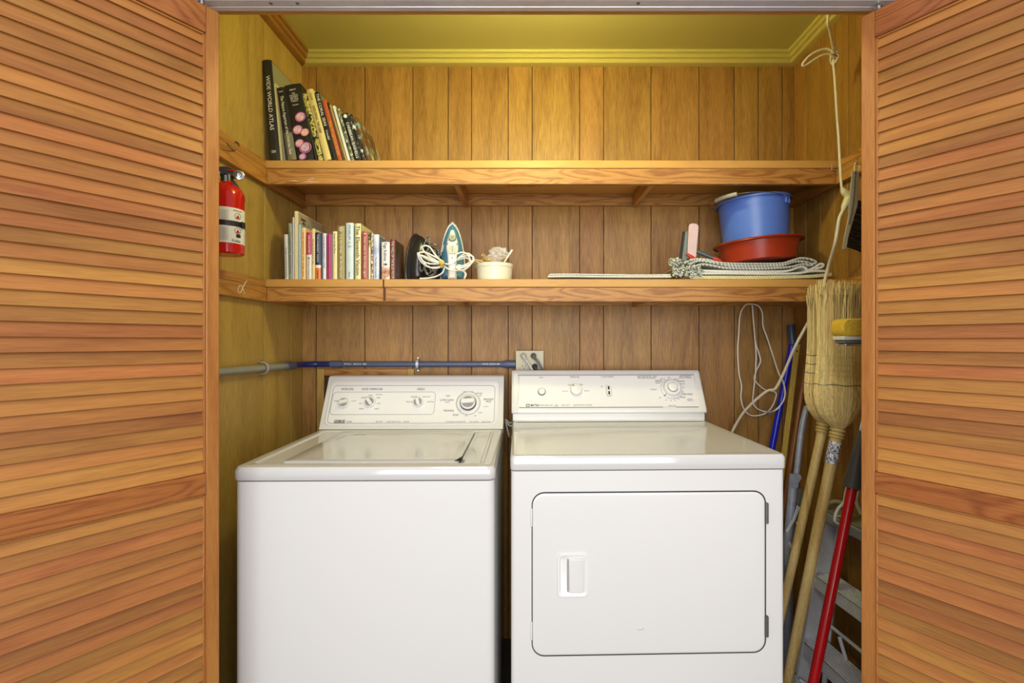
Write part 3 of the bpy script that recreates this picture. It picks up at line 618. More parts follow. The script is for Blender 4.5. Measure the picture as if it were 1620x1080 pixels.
ub('thin cream pamphlets between the tallest atlas and a black book', 444, 433, 132, 3.2, 0.20, cm((206, 196, 150)), soft=True, name='pamphlet', cat='pamphlet')
ub('thin grey pamphlet beside the cream one on the upper shelf', 448.5, 435.5, 138, 2.4, 0.21, cm((150, 146, 120)), soft=True, name='pamphlet', cat='pamphlet')
ub('black and grey nature book with white vertical title, left of the shell book', 456, 437.5, 140, 13.6, 0.19, cm((34, 34, 32)), title=[('The Nature Aquarium of the Undersea Seas', 0.12, 0.92, 0.42, W_), ('KNOPF', 0.055, 0.07, 0.5, W_, True)], bands=((0.62, 0.999, cm((120, 116, 92))),))
sb = ub('thick black book with pink and purple spiral shells on its spine', 471.5, 449.5, 136.5, 26.5, 0.20, cm((30, 30, 30)),
        title=[('ABBOTT', 0.065, 0.085, 0.4, W_, True), ('THE', 0.115, 0.135, 0.2, W_, True), ('NATURAL', 0.14, 0.16, 0.5, W_, True), ('HISTORY', 0.165, 0.185, 0.48, W_, True), ('OF SEA', 0.19, 0.21, 0.5, W_, True), ('SHELLS', 0.215, 0.235, 0.4, W_, True), ('CROWN', 0.27, 0.285, 0.35, W_, True)])
# spiral shells printed on its spine
tS = sb.children[0].dimensions.x if False else 26.5 / SU * 0.98
hS = (EYE + (540 - 136.5) / SU - Z1) / math.cos(math.atan2(22, 115))
pink = plain('shell_pink', srgb(206, 112, 132), 0.5); purp = plain('shell_purple', srgb(132, 76, 148), 0.5); orn = plain('shell_orange', srgb(222, 152, 96), 0.5); pale = plain('shell_pale', srgb(236, 214, 220), 0.5)
for i, (fx, fz, r_, m_) in enumerate([(0.66, 0.555, 0.0195, pink), (0.36, 0.395, 0.0185, pink), (0.76, 0.345, 0.0150, orn), (0.32, 0.215, 0.0165, pink), (0.63, 0.145, 0.0215, purp), (0.36, 0.035, 0.0130, purp)]):
    T = mframe((fx * tS, -0.0047 - 0.0001 * i, fz * hS), (1, 0, 0), (0, 0, 1)) @ Matrix.Rotation(math.radians(25), 4, 'Z')
    sh = MB(T).prism(circ(r_, 24, 0, 0, r_ * 0.80), 0, 0.0004 + 0.0002 * i, 'z').build('shell_picture', m_, sb, smooth=False)
    sp = [(r_ * 0.78 * (1 - k / 44) * math.cos(k * 0.40), r_ * 0.66 * (1 - k / 44) * math.sin(k * 0.40), 0.0006 + 0.0002 * i) for k in range(42)]
    MB(T).tube(sp, r_ * 0.075, 4).build('shell_spiral', pale, sh)
    MB(T).tube([(r_ * 0.97 * math.cos(2 * PI * k / 24), r_ * 0.83 * math.sin(2 * PI * k / 24), 0.0004 + 0.0002 * i) for k in range(24)], r_ * 0.06, 4, closed=True).build('shell_rim', purp if m_ is pink else pink, sh)
ub('thin dark green book just right of the shell book', 500, 474, 143, 2.6, 0.18, cm((48, 56, 44)))
ub('olive and yellow mottled book between the shell book and the cream one', 504.5, 478, 149, 8, 0.17, mottle)
ub('cream Exploring the Deep book on the upper shelf', 514, 484.5, 143, 11, 0.18, cm((214, 196, 124)), title=[('EXPLORING THE DEEP', 0.24, 0.62, 0.42, K_), ('KNOPF', 0.06, 0.16, 0.3, G_)])
ub('black book titled The Coral Seas with a white vertical title', 526.5, 498, 146.5, 6.6, 0.20, cm((30, 32, 30)), title=[('THE CORAL SEAS', 0.03, 0.50, 0.75, W_), ('Crandall', 0.56, 0.70, 0.6, W_)], side=cm((110, 128, 92)))
ub('orange-red book with a cream title right of the Coral Seas one', 535, 509, 159, 7, 0.16, cm((184, 90, 48)), title='The Frogmen Book', tcol=GOLD, tfrac=(0.35, 0.92))
ub('thin black-topped brown book beside the orange one', 543, 517, 163, 3.2, 0.16, cm((96, 66, 40)), bands=((0, 0.12, K_),))
ub('thin tan book in the middle of the leaning row', 547, 521, 166, 2.6, 0.15, cm((176, 150, 96)), soft=True)
ub('thin white book in the middle of the leaning row', 550.5, 526, 168, 4, 0.15, cm((222, 222, 210)), soft=True)
ub('slim green-grey speckled book left of the Caribbean Seashells', 556, 532, 172, 5.2, 0.16, mottled('speckled_green', [(0.4, (52, 62, 50)), (0.55, (128, 134, 104)), (0.62, (210, 206, 170))], 120))
ub('black book titled Caribbean Seashells with a round white emblem', 562.5, 541, 181, 10, 0.17, cm((30, 34, 32)), title=[('CARIBBEAN SEASHELLS', 0.20, 0.96, 0.52, W_), ('◉', 0.03, 0.11, 0.6, W_, True)])
ub('black and white streaked book right of the Caribbean Seashells', 573.5, 551, 182, 6, 0.17, mottled('streak_black', [(0.45, (28, 30, 30)), (0.56, (50, 54, 50)), (0.6, (214, 214, 196))], 70))
ub('rightmost leaning book, brown with teal streaks', 580.5, 558, 187, 7, 0.18, mottled('brown_teal', [(0.3, (66, 44, 24)), (0.52, (104, 70, 36)), (0.58, (110, 150, 148)), (0.66, (180, 186, 150))], 26))
# ---- lower shelf row
LB = 'paperbacks standing on the lower shelf'
YL = 1.752; SL = FPX / YL
def lb_(label, x0, x1, yt, d, cover, **kw):
    h = EYE + (540 - yt) / SL - Z2
    return book(label, (x0 - CX) / SL, YL, Z2 + 0.0002, (x1 - x0) / SL - 0.0006, h, d, kw.pop('tilt', 0), cover, group=LB, **kw)
lb_('pale grey slim book, leftmost on the lower shelf', 451, 456.6, 370.8, 0.13, cm((206, 208, 200)), title='NAVIGATION', tcol=G_, tfrac=(0.3, 0.95), tsize=0.5, tilt=0.02)
lb_('grey-green book, second from the left on the lower shelf', 457.4, 462.6, 353.3, 0.15, cm((146, 154, 130)), title='CHAPMAN PILOTING', tcol=K_, tfrac=(0.15, 0.9), tsize=0.4, tilt=0.01)
lb_('very thin lavender white booklet beside the grey-green book', 463, 465.4, 343.6, 0.15, cm((206, 200, 214)), soft=True)
dl = lb_('tall cream magazine whose grey-beige cover shows above its neighbours', 466, 471.6, 334, 0.208, cm((222, 208, 160)), side=cm((176, 160, 132)), soft=True, name='magazine', cat='magazine')
hD = EYE + (540 - 334) / SL - Z2; tD = 5.6 / SL
text_mesh('cover_lettering', 'Delaware', 0.050, mframe((tD + 0.0010, 0.10, hD - 0.050), (0, 1, 0), (0, 0, 1)), K_, dl, ext=0.0002, width=0.13)
text_mesh('cover_lettering', 'Readers', 0.016, mframe((tD + 0.0010, 0.04, hD - 0.022), (0, 1, 0), (0, 0, 1)), K_, dl, ext=0.0002, width=0.035)
lb_('light blue thin book right of the tall cream magazine', 471.8, 476, 355.3, 0.12, cm((150, 182, 190)))
lb_('cream and orange paperback right of the light blue one', 476.3, 483.8, 360.5, 0.12, cm((226, 190, 124)), title='THE SNOWS OF THE SEA', tcol=OR_, tfrac=(0.08, 0.95), tsize=0.42)
lb_('paperback with magenta upper spine and white lower spine', 485.2, 493.0, 367.6, 0.11, cm((224, 218, 208)), bands=((0, 0.47, cm((184, 34, 88))),), title=[('THE LOVE LETTERS', 0.06, 0.44, 0.36, W_), ('■ Cotton Mysteries', 0.53, 0.97, 0.34, G_)])
lb_('narrow cream paperback between the magenta and the navy ones', 493.3, 498.4, 361.8, 0.12, cm((218, 200, 144)), title='Sealore', tcol=BR_, tfrac=(0.2, 0.7), tsize=0.4)
lb_('paperback with navy upper spine and orange foot', 499, 507.8, 367.6, 0.11, cm((36, 40, 74)), bands=((0.69, 0.75, W_), (0.75, 0.999, cm((224, 120, 40)))), title=[('THE DARKEST ROAD', 0.04, 0.64, 0.30, W_), ('WARREN', 0.80, 0.97, 0.3, K_)])
lb_('thin slate blue paperback right of the navy and orange one', 508, 510.6, 369, 0.11, cm((60, 66, 92)))
lb_('white slim paperback with dark vertical title', 511, 515.9, 369, 0.11, cm((226, 224, 224)), title='THE BAD DREAM CAFE', tcol=K_, tfrac=(0.06, 0.75), tsize=0.42)
lb_('magenta-purple slim paperback in the middle of the row', 517.6, 523.6, 370, 0.11, cm((172, 36, 112)), title='Rosebud', tcol=BR_, tfrac=(0.3, 0.7), tsize=0.4)
lb_('very thin dark-spined booklet right of the purple paperback', 523.9, 526.3, 370, 0.10, cm((150, 130, 120)), soft=True)
lb_('pale cream paperback left of the olive gold book', 526.8, 533.6, 366, 0.11, cm((226, 214, 160)), title='Lives of the Fins', tcol=K_, tfrac=(0.05, 0.45), tsize=0.42)
lb_('olive gold book with a white circle at the top of its spine', 534.4, 545.8, 357.5, 0.12, cm((148, 134, 66)), title=[('◎', 0.03, 0.11, 0.42, W_, True), ('It Is the Order', 0.16, 0.52, 0.34, W_), ('At the Mercury', 0.56, 0.97, 0.34, W_)], tsize=0.4)
lb_('tall pale blue-white book with faint blue markings', 547.6, 559.4, 352.7, 0.13, cm((198, 212, 210)), title=[('PHILIP', 0.04, 0.3, 0.34, cm((110, 130, 150))), ('L Z', 0.34, 0.44, 0.4, cm((110, 130, 150))), ('Warner', 0.86, 0.96, 0.3, G_)])
lb_('cream and black book titled The Eleventh Victim', 562, 571, 353.6, 0.13, cm((224, 214, 158)), title='The Eleventh Victim', tcol=K_, tfrac=(0.04, 0.92), tsize=0.78)
lb_('brick red paperback right of the Eleventh Victim', 573.2, 582.4, 366, 0.11, cm((168, 84, 68)), title=[('▪', 0.03, 0.07, 0.4, W_, True), ('Four men in the boat, again', 0.12, 0.95, 0.34, W_)])
lb_('cream paperback with a black patterned head, right of the brick red one', 583, 586.4, 367.6, 0.11, cm((222, 212, 176)), bands=((0, 0.32, mottle),))
lb_('thin white and brown speckled paperback', 586.8, 590.6, 367.6, 0.11, mottled('speckled_brown', [(0.42, (100, 66, 44)), (0.55, (200, 186, 160)), (0.65, (232, 228, 220))], 140))
lb_('wide white and sky blue book near the right end of the row', 591, 599.8, 371, 0.115, mottled('sky_spine', [(0.35, (150, 168, 206)), (0.5, (206, 214, 228)), (0.62, (236, 236, 232))], 14), title='The Death of Summer', tcol=G_, tfrac=(0.5, 0.97), tsize=0.36, side=cm((112, 124, 152)))
vg = lb_('short thick book, white above and tan below, titled Figs Kalinas', 603.8, 616.8, 383, 0.12, cm((232, 226, 218)), bands=((0.66, 0.999, mottled('tan_foot', [(0.4, (170, 110, 70)), (0.56, (216, 180, 150)), (0.66, (232, 222, 206))], 60)),), title=[('Figs Kalinas', 0.03, 0.50, 0.42, K_), ('❧', 0.53, 0.64, 0.5, K_, True), ('William Fast', 0.70, 0.97, 0.34, cm((150, 60, 40)))])
lb_('rightmost paperback, dark red with cream title beside the black iron', 617.6, 625.4, 378.6, 0.12, cm((104, 44, 40)), title='THE WELL OF THE BLUE MOOR', tcol=cm((220, 200, 160)), tfrac=(0.05, 0.97), tsize=0.6, side=cm((74, 52, 34)))

# ================================================================ irons, bowl
cordw = plain('white_cord', srgb(232, 230, 220), 0.45, noise_amt=0.03)
ckm, nt, b = newmat('cloth_cord'); tc = N(nt, 'ShaderNodeTexCoord'); nz = N(nt, 'ShaderNodeTexNoise'); nz.inputs['Scale'].default_value = 420
cr = N(nt, 'ShaderNodeValToRGB'); cr.color_ramp.interpolation = 'CONSTANT'; cr.color_ramp.elements[0].color = srgb(22, 22, 22); cr.color_ramp.elements[1].position = 0.56; cr.color_ramp.elements[1].color = srgb(214, 210, 200)
nt.links.new(tc.outputs['Object'], nz.inputs['Vector']); nt.links.new(nz.outputs['Fac'], cr.inputs[0]); nt.links.new(cr.outputs[0], b.inputs['Base Color']); b.inputs['Roughness'].default_value = 0.7
def iron_outline(w, h, n=18, sq=0.55):
    """boat-shaped sole: flat heel at v=0, pointed tip at v=h"""
    pr = []
    for k in range(n + 1):
        a = k / n; v = h * a
        ww = w / 2 * (max(0.0, 1 - ((a - 0.18) / 0.82) ** 2) ** 0.62 if a > 0.18 else (0.90 + 0.10 * math.sin(a / 0.18 * PI / 2)))
        pr.append((max(ww, 0.0015), v))
    return pr + [(-x, v) for x, v in reversed(pr)]
def make_iron(label, loc, rotz, w, h, shell_m, trim_m, handle_m, sole_m, lean=0.0, panel=True):
    r = thing('clothes_iron', label, 'iron', loc, (lean, 0, rotz), 'irons stood on their heels')
    # local: x right, z up, -y towards the viewer
    def lay(sc, y, dz=0.0): return [(x * sc, y, v * sc + dz) for x, v in iron_outline(w, h)]
    MB().loft([lay(0.97, 0.0, .003), lay(1.0, -0.002), lay(1.0, -0.007), lay(0.98, -0.009, .002)]).build('soleplate', sole_m, r)
    MB().loft([lay(0.985, -0.009, 0), lay(0.97, -0.016, .002), lay(0.94, -0.020, .004)]).build('skirt', trim_m, r)
    MB().loft([lay(0.90, -0.020, .008), lay(0.885, -0.032, .010), lay(0.82, -0.046, .012), lay(0.70, -0.056, .016), lay(0.55, -0.060, .022)]).build('shell', shell_m, r)
    # handle: from the nose of the shell, arching out, down to the heel
    pts = [(0, -0.050, h * 0.80), (0, -0.068, h * 0.70), (0, -0.088, h * 0.60), (0, -0.104, h * 0.48), (0, -0.110, h * 0.34), (0, -0.108, h * 0.18), (0, -0.100, h * 0.055)]
    wd = [0.006, 0.013, 0.019, 0.022, 0.0165, 0.0145, 0.0145]; th = [0.008, 0.012, 0.016, 0.018, 0.014, 0.013, 0.013]
    rings = []
    P_ = catmull(pts, 4); n = len(P_)
    for i, p in enumerate(P_):
        f = i / (n - 1) * (len(wd) - 1); j = min(int(f), len(wd) - 2); t_ = f - j
        a, c_ = wd[j] * (1 - t_) + wd[j + 1] * t_, th[j] * (1 - t_) + th[j + 1] * t_
        tn = (P_[min(i + 1, n - 1)] - P_[max(i - 1, 0)]).normalized(); u = Vector((1, 0, 0)); v = tn.cross(u).normalized()
        rings.append([p + u * x + v * y for x, y in rrect(2 * a, 2 * c_ * 0.8, min(a, c_) * 0.6, 3)])
    hd = MB().loft(rings).build('handle', handle_m, r)
    MB().box((-0.016, -0.098, 0.006), (0.016, -0.050, 0.026)).build('heel_post', handle_m, r, bevel=0.003)
    if panel:
        fr = Vector((0, -0.1215, h * 0.52)); T = mframe((0, -0.099, h * 0.635), (1, 0, 0), (0, 0.42, 1.0))
        MB(T).prism(circ(0.0135, 24, 0, 0, 0.012), 0.002, 0.010, 'z').build('dial_window', plain('dial_window', srgb(136, 140, 122), 0.2), hd)
        ring(circ(0.0080, 20), 0.0010, T, lift=0.0105).build('temperature_dial', M['knob'], hd)
        T = mframe((0, -0.1190, h * 0.455), (1, 0, 0), (0, 0.1, 1.0))
        MB(T).prism(rrect(0.026, 0.030, 0.006, 3), 0.0, 0.006, 'z').build('water_gauge', plain('gauge_green', srgb(184, 186, 158), 0.3), hd)
        MB(T).box((-0.0006, -0.010, 0.006), (0.0006, 0.012, 0.0066)).build('gauge_mark', M['ink'], hd)
        for x in (-0.017, 0.017): MB(T).cyl((x, 0.021, 0.0), (x, 0.021, 0.005), 0.0022, n=10).build('spray_button', M['ink_grey'], hd)
        text_mesh('handle_mark', '⧖', 0.010, mframe((0, -0.1225, h * 0.33), (1, 0, 0), (0, 0, 1)), M['ink_grey'], hd, ext=0.0004)
    return r
teal = plain('iron_teal', srgb(80, 134, 160), 0.22, noise_amt=0.03); tealw = plain('iron_white', srgb(228, 230, 226), 0.3); blk = plain('iron_black', srgb(40, 38, 36), 0.25, noise_amt=0.1)
YI = 1.875
ip = P(714.6, 445, YI)
it = make_iron('teal and white steam iron stood upright facing forward', (ip.x + 0.003, YI, Z2 + 0.0005), math.radians(8.5), 0.100, 0.236, teal, tealw, tealw, plain('iron_sole', srgb(206, 210, 212), 0.3, 0.5), lean=0.0)
text_mesh('side_lettering', 'Sunbeam', 0.012, mframe((-0.036, -0.0475, 0.125), (0.28, 0, 0.96), (-0.96, 0, 0.28)), tealw, it, ext=0.0003, width=0.026)
ib = make_iron('old black iron seen side-on beside the books, wound with speckled cord', ((656 - CX) / FPX * 1.88, 1.88, Z2 + 0.001), math.radians(60), 0.112, 0.192, blk, blk, blk, M['chrome'], lean=0.0, panel=False)
def px_path(pts, Yd, n=6):
    return catmull([P(p[0], p[1], p[2] if len(p) > 2 else Yd) for p in pts], n)
# cloth cord wound round the black iron
for i, (cx_, cy_, rx, ry, tl) in enumerate([(683, 411, 11, 25, 0.10), (681, 414, 8, 19, 0.2), (684, 417, 6, 12, -0.1), (672, 402, 5, 27, 0.22)]):
    pth = []
    for k in range(28):
        a = 2 * PI * k / 28; x = rx * math.cos(a); y = ry * math.sin(a)
        pth.append(P(cx_ + x + tl * y * -1, min(cy_ + y, 438), 1.768 + 0.006 * i + 0.006 * math.sin(a * 2)))
    MB().tube(pth, 0.0033, 8, closed=True).build('cloth_cord', ckm, ib, world=True)
# white flex of the teal iron: a tied bundle on the left, loose loops on the right
B = 1.745
loops = [[(702, 416), (690, 412), (675, 402), (668, 392), (672, 388.5), (680, 391), (688, 402), (699, 414)],
         [(702, 418), (685, 414), (667, 405), (661, 400), (664, 411), (675, 421), (688, 423), (700, 420)],
         [(702, 414), (688, 406), (672, 399), (663, 401), (668, 412), (680, 417), (694, 417), (703, 417)],
         [(703, 420), (690, 424), (676, 421), (668, 411), (665, 404), (676, 407), (690, 414), (703, 416)]]
fx = MB()
for i, L in enumerate(loops): MB().tube(catmull([P(x, y, B - 0.007 * i + 0.004 * math.sin(k)) for k, (x, y) in enumerate(L)], 6), 0.0028, 8).build('power_cord', cordw, it, world=True)
R_ = [[(703, 417), (716, 417, 1.755), (730, 404), (741, 401), (748, 408), (744, 417), (732, 423), (724, 421)],
      [(724, 409), (735, 405), (747, 405), (749, 413), (738, 421), (726, 424), (722, 420)],
      [(722, 402), (731, 399), (739, 402), (743, 409), (745, 417), (737, 425), (729, 427), (721, 423)],
      [(724, 411, 1.75), (738, 408, 1.75), (743, 414), (733, 420), (724, 419)],
      [(703, 421), (713, 427, 1.735), (730, 428), (737, 433), (735, 440)], [(703, 423), (700, 431), (690, 437), (676, 440.0), (664, 440.5)]]
for i, L in enumerate(R_): MB().tube(catmull([P(q_[0], q_[1], (q_[2] if len(q_) > 2 else B - 0.006 * (i % 3))) for q_ in L], 6), 0.0028, 8).build('power_cord', cordw, it, world=True)
MB().tube([P(697, 413, B - .028), P(700, 417.5, B - .034), P(699, 422, B - .028)], [0.006, 0.009, 0.006], 8).build('cord_tie', plain('yellow_tie', srgb(214, 180, 70), 0.6), it, world=True)
# bowl with clothes pegs and a clear bag
YBW = 1.84; sB = FPX / YBW
bw = thing('mixing_bowl', 'white round bowl heaped with clothes pegs and a clear plastic bag', 'bowl', ((782.5 - CX) / sB, YBW, Z2))
rb, rt, hb_ = 26.5 / sB, 29.5 / sB, (442 + 3.5 - 417) / sB
MB().lathe([(rb * .9, 0.001), (rb, 0.003), (rt * 0.965, hb_ * 0.80), (rt * 0.985, hb_ * 0.81), (rt, hb_ * 0.97), (rt, hb_), (rt - 0.003, hb_), (rt - 0.006, hb_ * 0.8), (rb - 0.004, 0.008), (0.004, 0.007)], n=48).build('bowl_body', plain('bowl_white', srgb(228, 228, 208), 0.35, noise_amt=0.02), bw)
pegm = wood('peg_wood', srgb(222, 196, 140), srgb(178, 140, 84), 'x', 3, 2, 0.1, grain=0.2)
peg0 = None
spots = [(-0.045, -0.012, 0.012, 0.5, 0.2), (-0.028, 0.018, 0.016, 0.2, -0.3), (-0.01, -0.030, 0.012, -0.5, 0.35), (0.012, 0.0, 0.020, 2.6, 0.4), (-0.022, -0.02, 0.022, 0.9, 0.45), (0.034, 0.012, 0.014, 1.9, -0.5), (-0.05, 0.01, 0.020, 2.4, 0.3), (0.0, 0.03, 0.022, 0.1, 0.3)]
pl_ = ['topmost at the left rim', 'behind the left rim', 'near the front of the heap', 'in the middle of the heap', 'lying across the front left', 'at the right side', 'poking out over the left rim', 'at the back of the heap']
for i, (x, y, z, rz, ry) in enumerate(spots):
    if peg0 is None:
        r0 = thing('clothes_peg', 'x', 'clothes peg', group='wooden clothes pegs in the white bowl')
        a = MB().loft([[(-0.036, -0.0045, 0.0008), (-0.036, 0.0045, 0.0008), (-0.036, 0.0045, 0.0045), (-0.036, -0.0045, 0.0045)], [(0.0, -0.0045, 0.0008), (0.0, 0.0045, 0.0008), (0.0, 0.0045, 0.0075), (0.0, -0.0045, 0.0075)], [(0.036, -0.0045, 0.005), (0.036, 0.0045, 0.005), (0.036, 0.0045, 0.0085), (0.036, -0.0045, 0.0085)]])
        a.build('jaw', pegm, r0); b2 = MB(Matrix.Rotation(PI, 4, 'X')); b2.v = [Vector((v.x, v.y, -v.z)) for v in a.v]; b2.f = list(a.f); b2.build('jaw', pegm, r0)
        MB().tube([(0.004 * math.sin(k * .9), -0.007 + k * 0.0006, 0.008 * math.cos(k * 0.9)) for k in range(24)], 0.0006, 5).build('spring', M['chrome'], r0)
        peg0 = r0; rr_ = r0
    else:
        rr_ = peg0.copy(); col.objects.link(rr_)
        for ch in list(peg0.children):
            c2 = ch.copy(); col.objects.link(c2); c2.parent = rr_
    rr_['label'] = 'wooden clothes peg in the white bowl, ' + pl_[i]
    rr_.location = (bw.location.x + x, YBW + y, Z2 + hb_ - 0.004 + z * 0.8); rr_.rotation_euler = (0.3 * (i % 3), ry, rz)
# crumpled clear bag
bag, nt, b = newmat('clear_film'); b.inputs['Base Color'].default_value = (1, 1, 1, 1); b.inputs['Roughness'].default_value = 0.12; b.inputs['Alpha'].default_value = 0.30; b.inputs['Specular IOR Level'].default_value = 1.0
def crumple(cx, cy, cz, rx, ry, rz, seed, nu=22, nv=14, amp=0.35):
    rings = []
    for j in range(nv + 1):
        ph = PI * j / nv; rg = []
        for k in range(nu):
            th = 2 * PI * k / nu; d = Vector((math.sin(ph) * math.cos(th), math.sin(ph) * math.sin(th), math.cos(ph)))
            f = 1 + amp * (noise.noise(d * 3.1 + Vector((seed, 0, 0))) + 0.6 * noise.noise(d * 7.0 + Vector((0, seed, 0))))
            rg.append((cx + rx * d.x * f, cy + ry * d.y * f, cz + rz * d.z * f))
        rings.append(rg)
    return MB().loft(rings, cap=False)
bg = thing('plastic_bag', 'crumpled clear plastic bag on top of the clothes pegs', 'plastic bag', (bw.location.x + 0.008, YBW, Z2 + hb_))
crumple(0.006, 0, 0.036, 0.036, 0.030, 0.028, 3.3).build('film', bag, bg, smooth=False)
tg = P(808, 404, YBW)
tt = MB(); tt.loft([[(0.028, -0.03, 0.006), (0.031, -0.03, 0.004), (0.031, -0.02, 0.004), (0.028, -0.02, 0.006)], [(0.056, -0.03, 0.052), (0.062, -0.03, 0.049), (0.062, -0.018, 0.049), (0.056, -0.018, 0.052)]]); tt.build('twisted_end', plain('bag_white', srgb(226, 222, 204), 0.4), bg)
# ================================================================ right part of the lower shelf
def xz(px, py, Y): p = P(px, py, Y); return (p.x, p.z)
def ribbon(pts, Y0, Y1, th, n=4, wob=0.0, seed=0):
    """folded cloth: a profile line (pixels at Y0) thickened and swept back to Y1"""
    c_ = catmull([(xz(x, y, Y0)[0], 0, xz(x, y, Y0)[1]) for x, y in pts], n); L, R = [], []
    for i, p in enumerate(c_):
        t = (c_[min(i + 1, len(c_) - 1)] - c_[max(i - 1, 0)]).normalized(); nn = Vector((-t.z, 0, t.x))
        L.append(p + nn * th / 2); R.append(p - nn * th / 2)
    poly = L + list(reversed(R)); rings = []
    for j in range(7):
        f = j / 6; y = Y0 + (Y1 - Y0) * f; dx = wob * noise.noise(Vector((f * 3, seed, 0)))
        rings.append([(p.x + dx, y + 0.004 * noise.noise(Vector((p.x * 9, seed, f))), p.z) for p in poly])
    return MB().loft(rings)
def stripes(name, cols, scale, bump=0.6, rough=0.9):
    m, nt, b = newmat(name); tc = N(nt, 'ShaderNodeTexCoord'); wv = N(nt, 'ShaderNodeTexWave'); wv.wave_type = 'BANDS'; wv.bands_direction = 'DIAGONAL'
    wv.inputs['Scale'].default_value = scale; wv.inputs['Distortion'].default_value = 1.2; wv.inputs['Detail'].default_value = 2
    nt.links.new(tc.outputs['Object'], wv.inputs['Vector'])
    cr = N(nt, 'ShaderNodeValToRGB'); els = cr.color_ramp.elements; els[0].color = srgb(*cols[0]); els[1].color = srgb(*cols[-1])
    for i, c_ in enumerate(cols[1:-1]): e_ = els.new((i + 1) / (len(cols) - 1)); e_.color = srgb(*c_)
    nt.links.new(wv.outputs['Fac'], cr.inputs[0]); nt.links.new(cr.outputs[0], b.inputs['Base Color']); b.inputs['Roughness'].default_value = rough
    bp = N(nt, 'ShaderNodeBump'); bp.inputs['Strength'].default_value = bump; bp.inputs['Distance'].default_value = 0.002
    nt.links.new(wv.outputs['Fac'], bp.inputs['Height']); nt.links.new(bp.outputs[0], b.inputs['Normal']); return m
rugg = stripes('rug_green_stripe', [(74, 88, 74), (196, 200, 182), (226, 226, 214)], 55)
rugw = stripes('rug_white', [(196, 196, 186), (226, 224, 214), (238, 236, 228)], 70)
rugc = stripes('rug_cream_rope', [(176, 166, 116), (220, 210, 160), (230, 222, 178)], 60)
YR = 1.742
# flat folded cloth in the middle
fc = thing('folded_placemat', 'thin flat white folded placemat lying at the middle of the lower shelf', 'placemat', P(967, 440.5, YR))
fc.location.z = Z2
mb = ribbon([(867, 437.0), (900, 436.8), (968, 437.5), (1020, 437.6), (1062, 437.4)], YR, YR + 0.24, 0.0065); mb.build('folded_cloth', rugw, fc, world=True, bevel=0.0015)
mb = ribbon([(1061, 434.5), (1010, 434.8), (950, 434.2), (900, 433.6), (869, 433.8)], YR, YR + 0.235, 0.0045); mb.build('folded_cloth', rugw, fc, world=True, bevel=0.001)
def sec(lab, name, cat, strips, mat, th, zt=None, group=None, edge=False):
    r = thing(name, lab, cat, (P(1200, 440, YR).x, YR, Z2 + (zt or 0)), group=group)
    for i, s_ in enumerate(strips):
        if edge: ribbon([(x, y - 1.1) for x, y in s_], YR + 0.003 * (i % 2) - 0.002, YR + 0.268, 0.0024, wob=0.004, seed=i * 3.1).build('white_edge', rugw, r, world=True)
        ribbon(s_, YR + 0.003 * (i % 2), YR + 0.27, th, wob=0.004, seed=i * 3.1).build('fold', mat, r, world=True)
    return r
RG = 'rag rugs folded in a stack under the red basin'
sec('cream rope-textured rag rug, lowest of the folded stack', 'folded_rug', 'rug', [[(1092, 438.4), (1140, 438.4), (1200, 438.6), (1250, 437.8), (1290, 436.4), (1316, 433.5)]], rugc, 0.0115, group=RG)
sec('white and yellow flecked rag rug in the middle of the folded stack', 'folded_rug', 'rug', [[(1100, 432.0), (1150, 432.2), (1210, 432.8), (1260, 432.0), (1285, 428.4), (1306, 428.5)],
     [(1106, 427.8), (1150, 428.8), (1210, 429.2), (1245, 428.2), (1262, 423.0), (1270, 421.6), (1277, 425.0)], [(1277, 427.4), (1288, 424.0), (1297, 417.5), (1303, 418.2), (1300, 422.5), (1290, 424.8)]], rugw, 0.0075, group=RG)
tr_ = sec('green-grey striped rag rug with bunched fringe, topmost of the folded stack', 'folded_rug', 'rug', [[(1094, 423.5), (1110, 418), (1130, 420.5), (1150, 424.0), (1200, 425.0), (1245, 422.8), (1270, 418.0), (1283, 421.0)],
     [(1089, 419), (1106, 412.5), (1130, 415.8), (1155, 420.3), (1200, 421.0), (1238, 419.4), (1258, 413.8), (1275, 414.2), (1287, 419.6)],
     [(1083, 416), (1100, 410), (1120, 410.8), (1145, 416.4), (1200, 417.2), (1240, 416.2), (1262, 409.4), (1272, 408.4), (1284, 410.4), (1292, 414.6), (1288, 417.8)]], rugg, 0.0065, group=RG, edge=True)
fr = MB(); rr = random.Random(4)
for i in range(260):
    a = rr.random(); cx_ = 1062 + 40 * a + rr.uniform(-5, 5); cy_ = 415 + 20 * a * rr.random() + rr.uniform(-5, 6)
    p = P(cx_, min(cy_, 436), YR + rr.uniform(-0.008, 0.10)); d = Vector((rr.uniform(-1, .6), rr.uniform(-1, .4), rr.uniform(-.8, .8))).normalized() * 0.014; e_ = p + d
    if e_.z < Z2 + 0.005: e_.z = Z2 + 0.005
    p.z = max(p.z, Z2 + 0.006)
    if i > 170: p = P(rr.uniform(1066, 1112), rr.uniform(422, 437), YR + rr.uniform(-0.010, 0.012)); p.z = max(p.z, Z2 + .006); e_ = p + d * 0.8; e_.z = max(e_.z, Z2 + .005)
    fr.tube([p, (p + e_) / 2 + Vector((0, 0, rr.uniform(-.003, .004))), e_], [0.0034, 0.0044, 0.0026], 5)
tag(fr.build('fringe', rugg, tr_, world=True), kind='stuff')
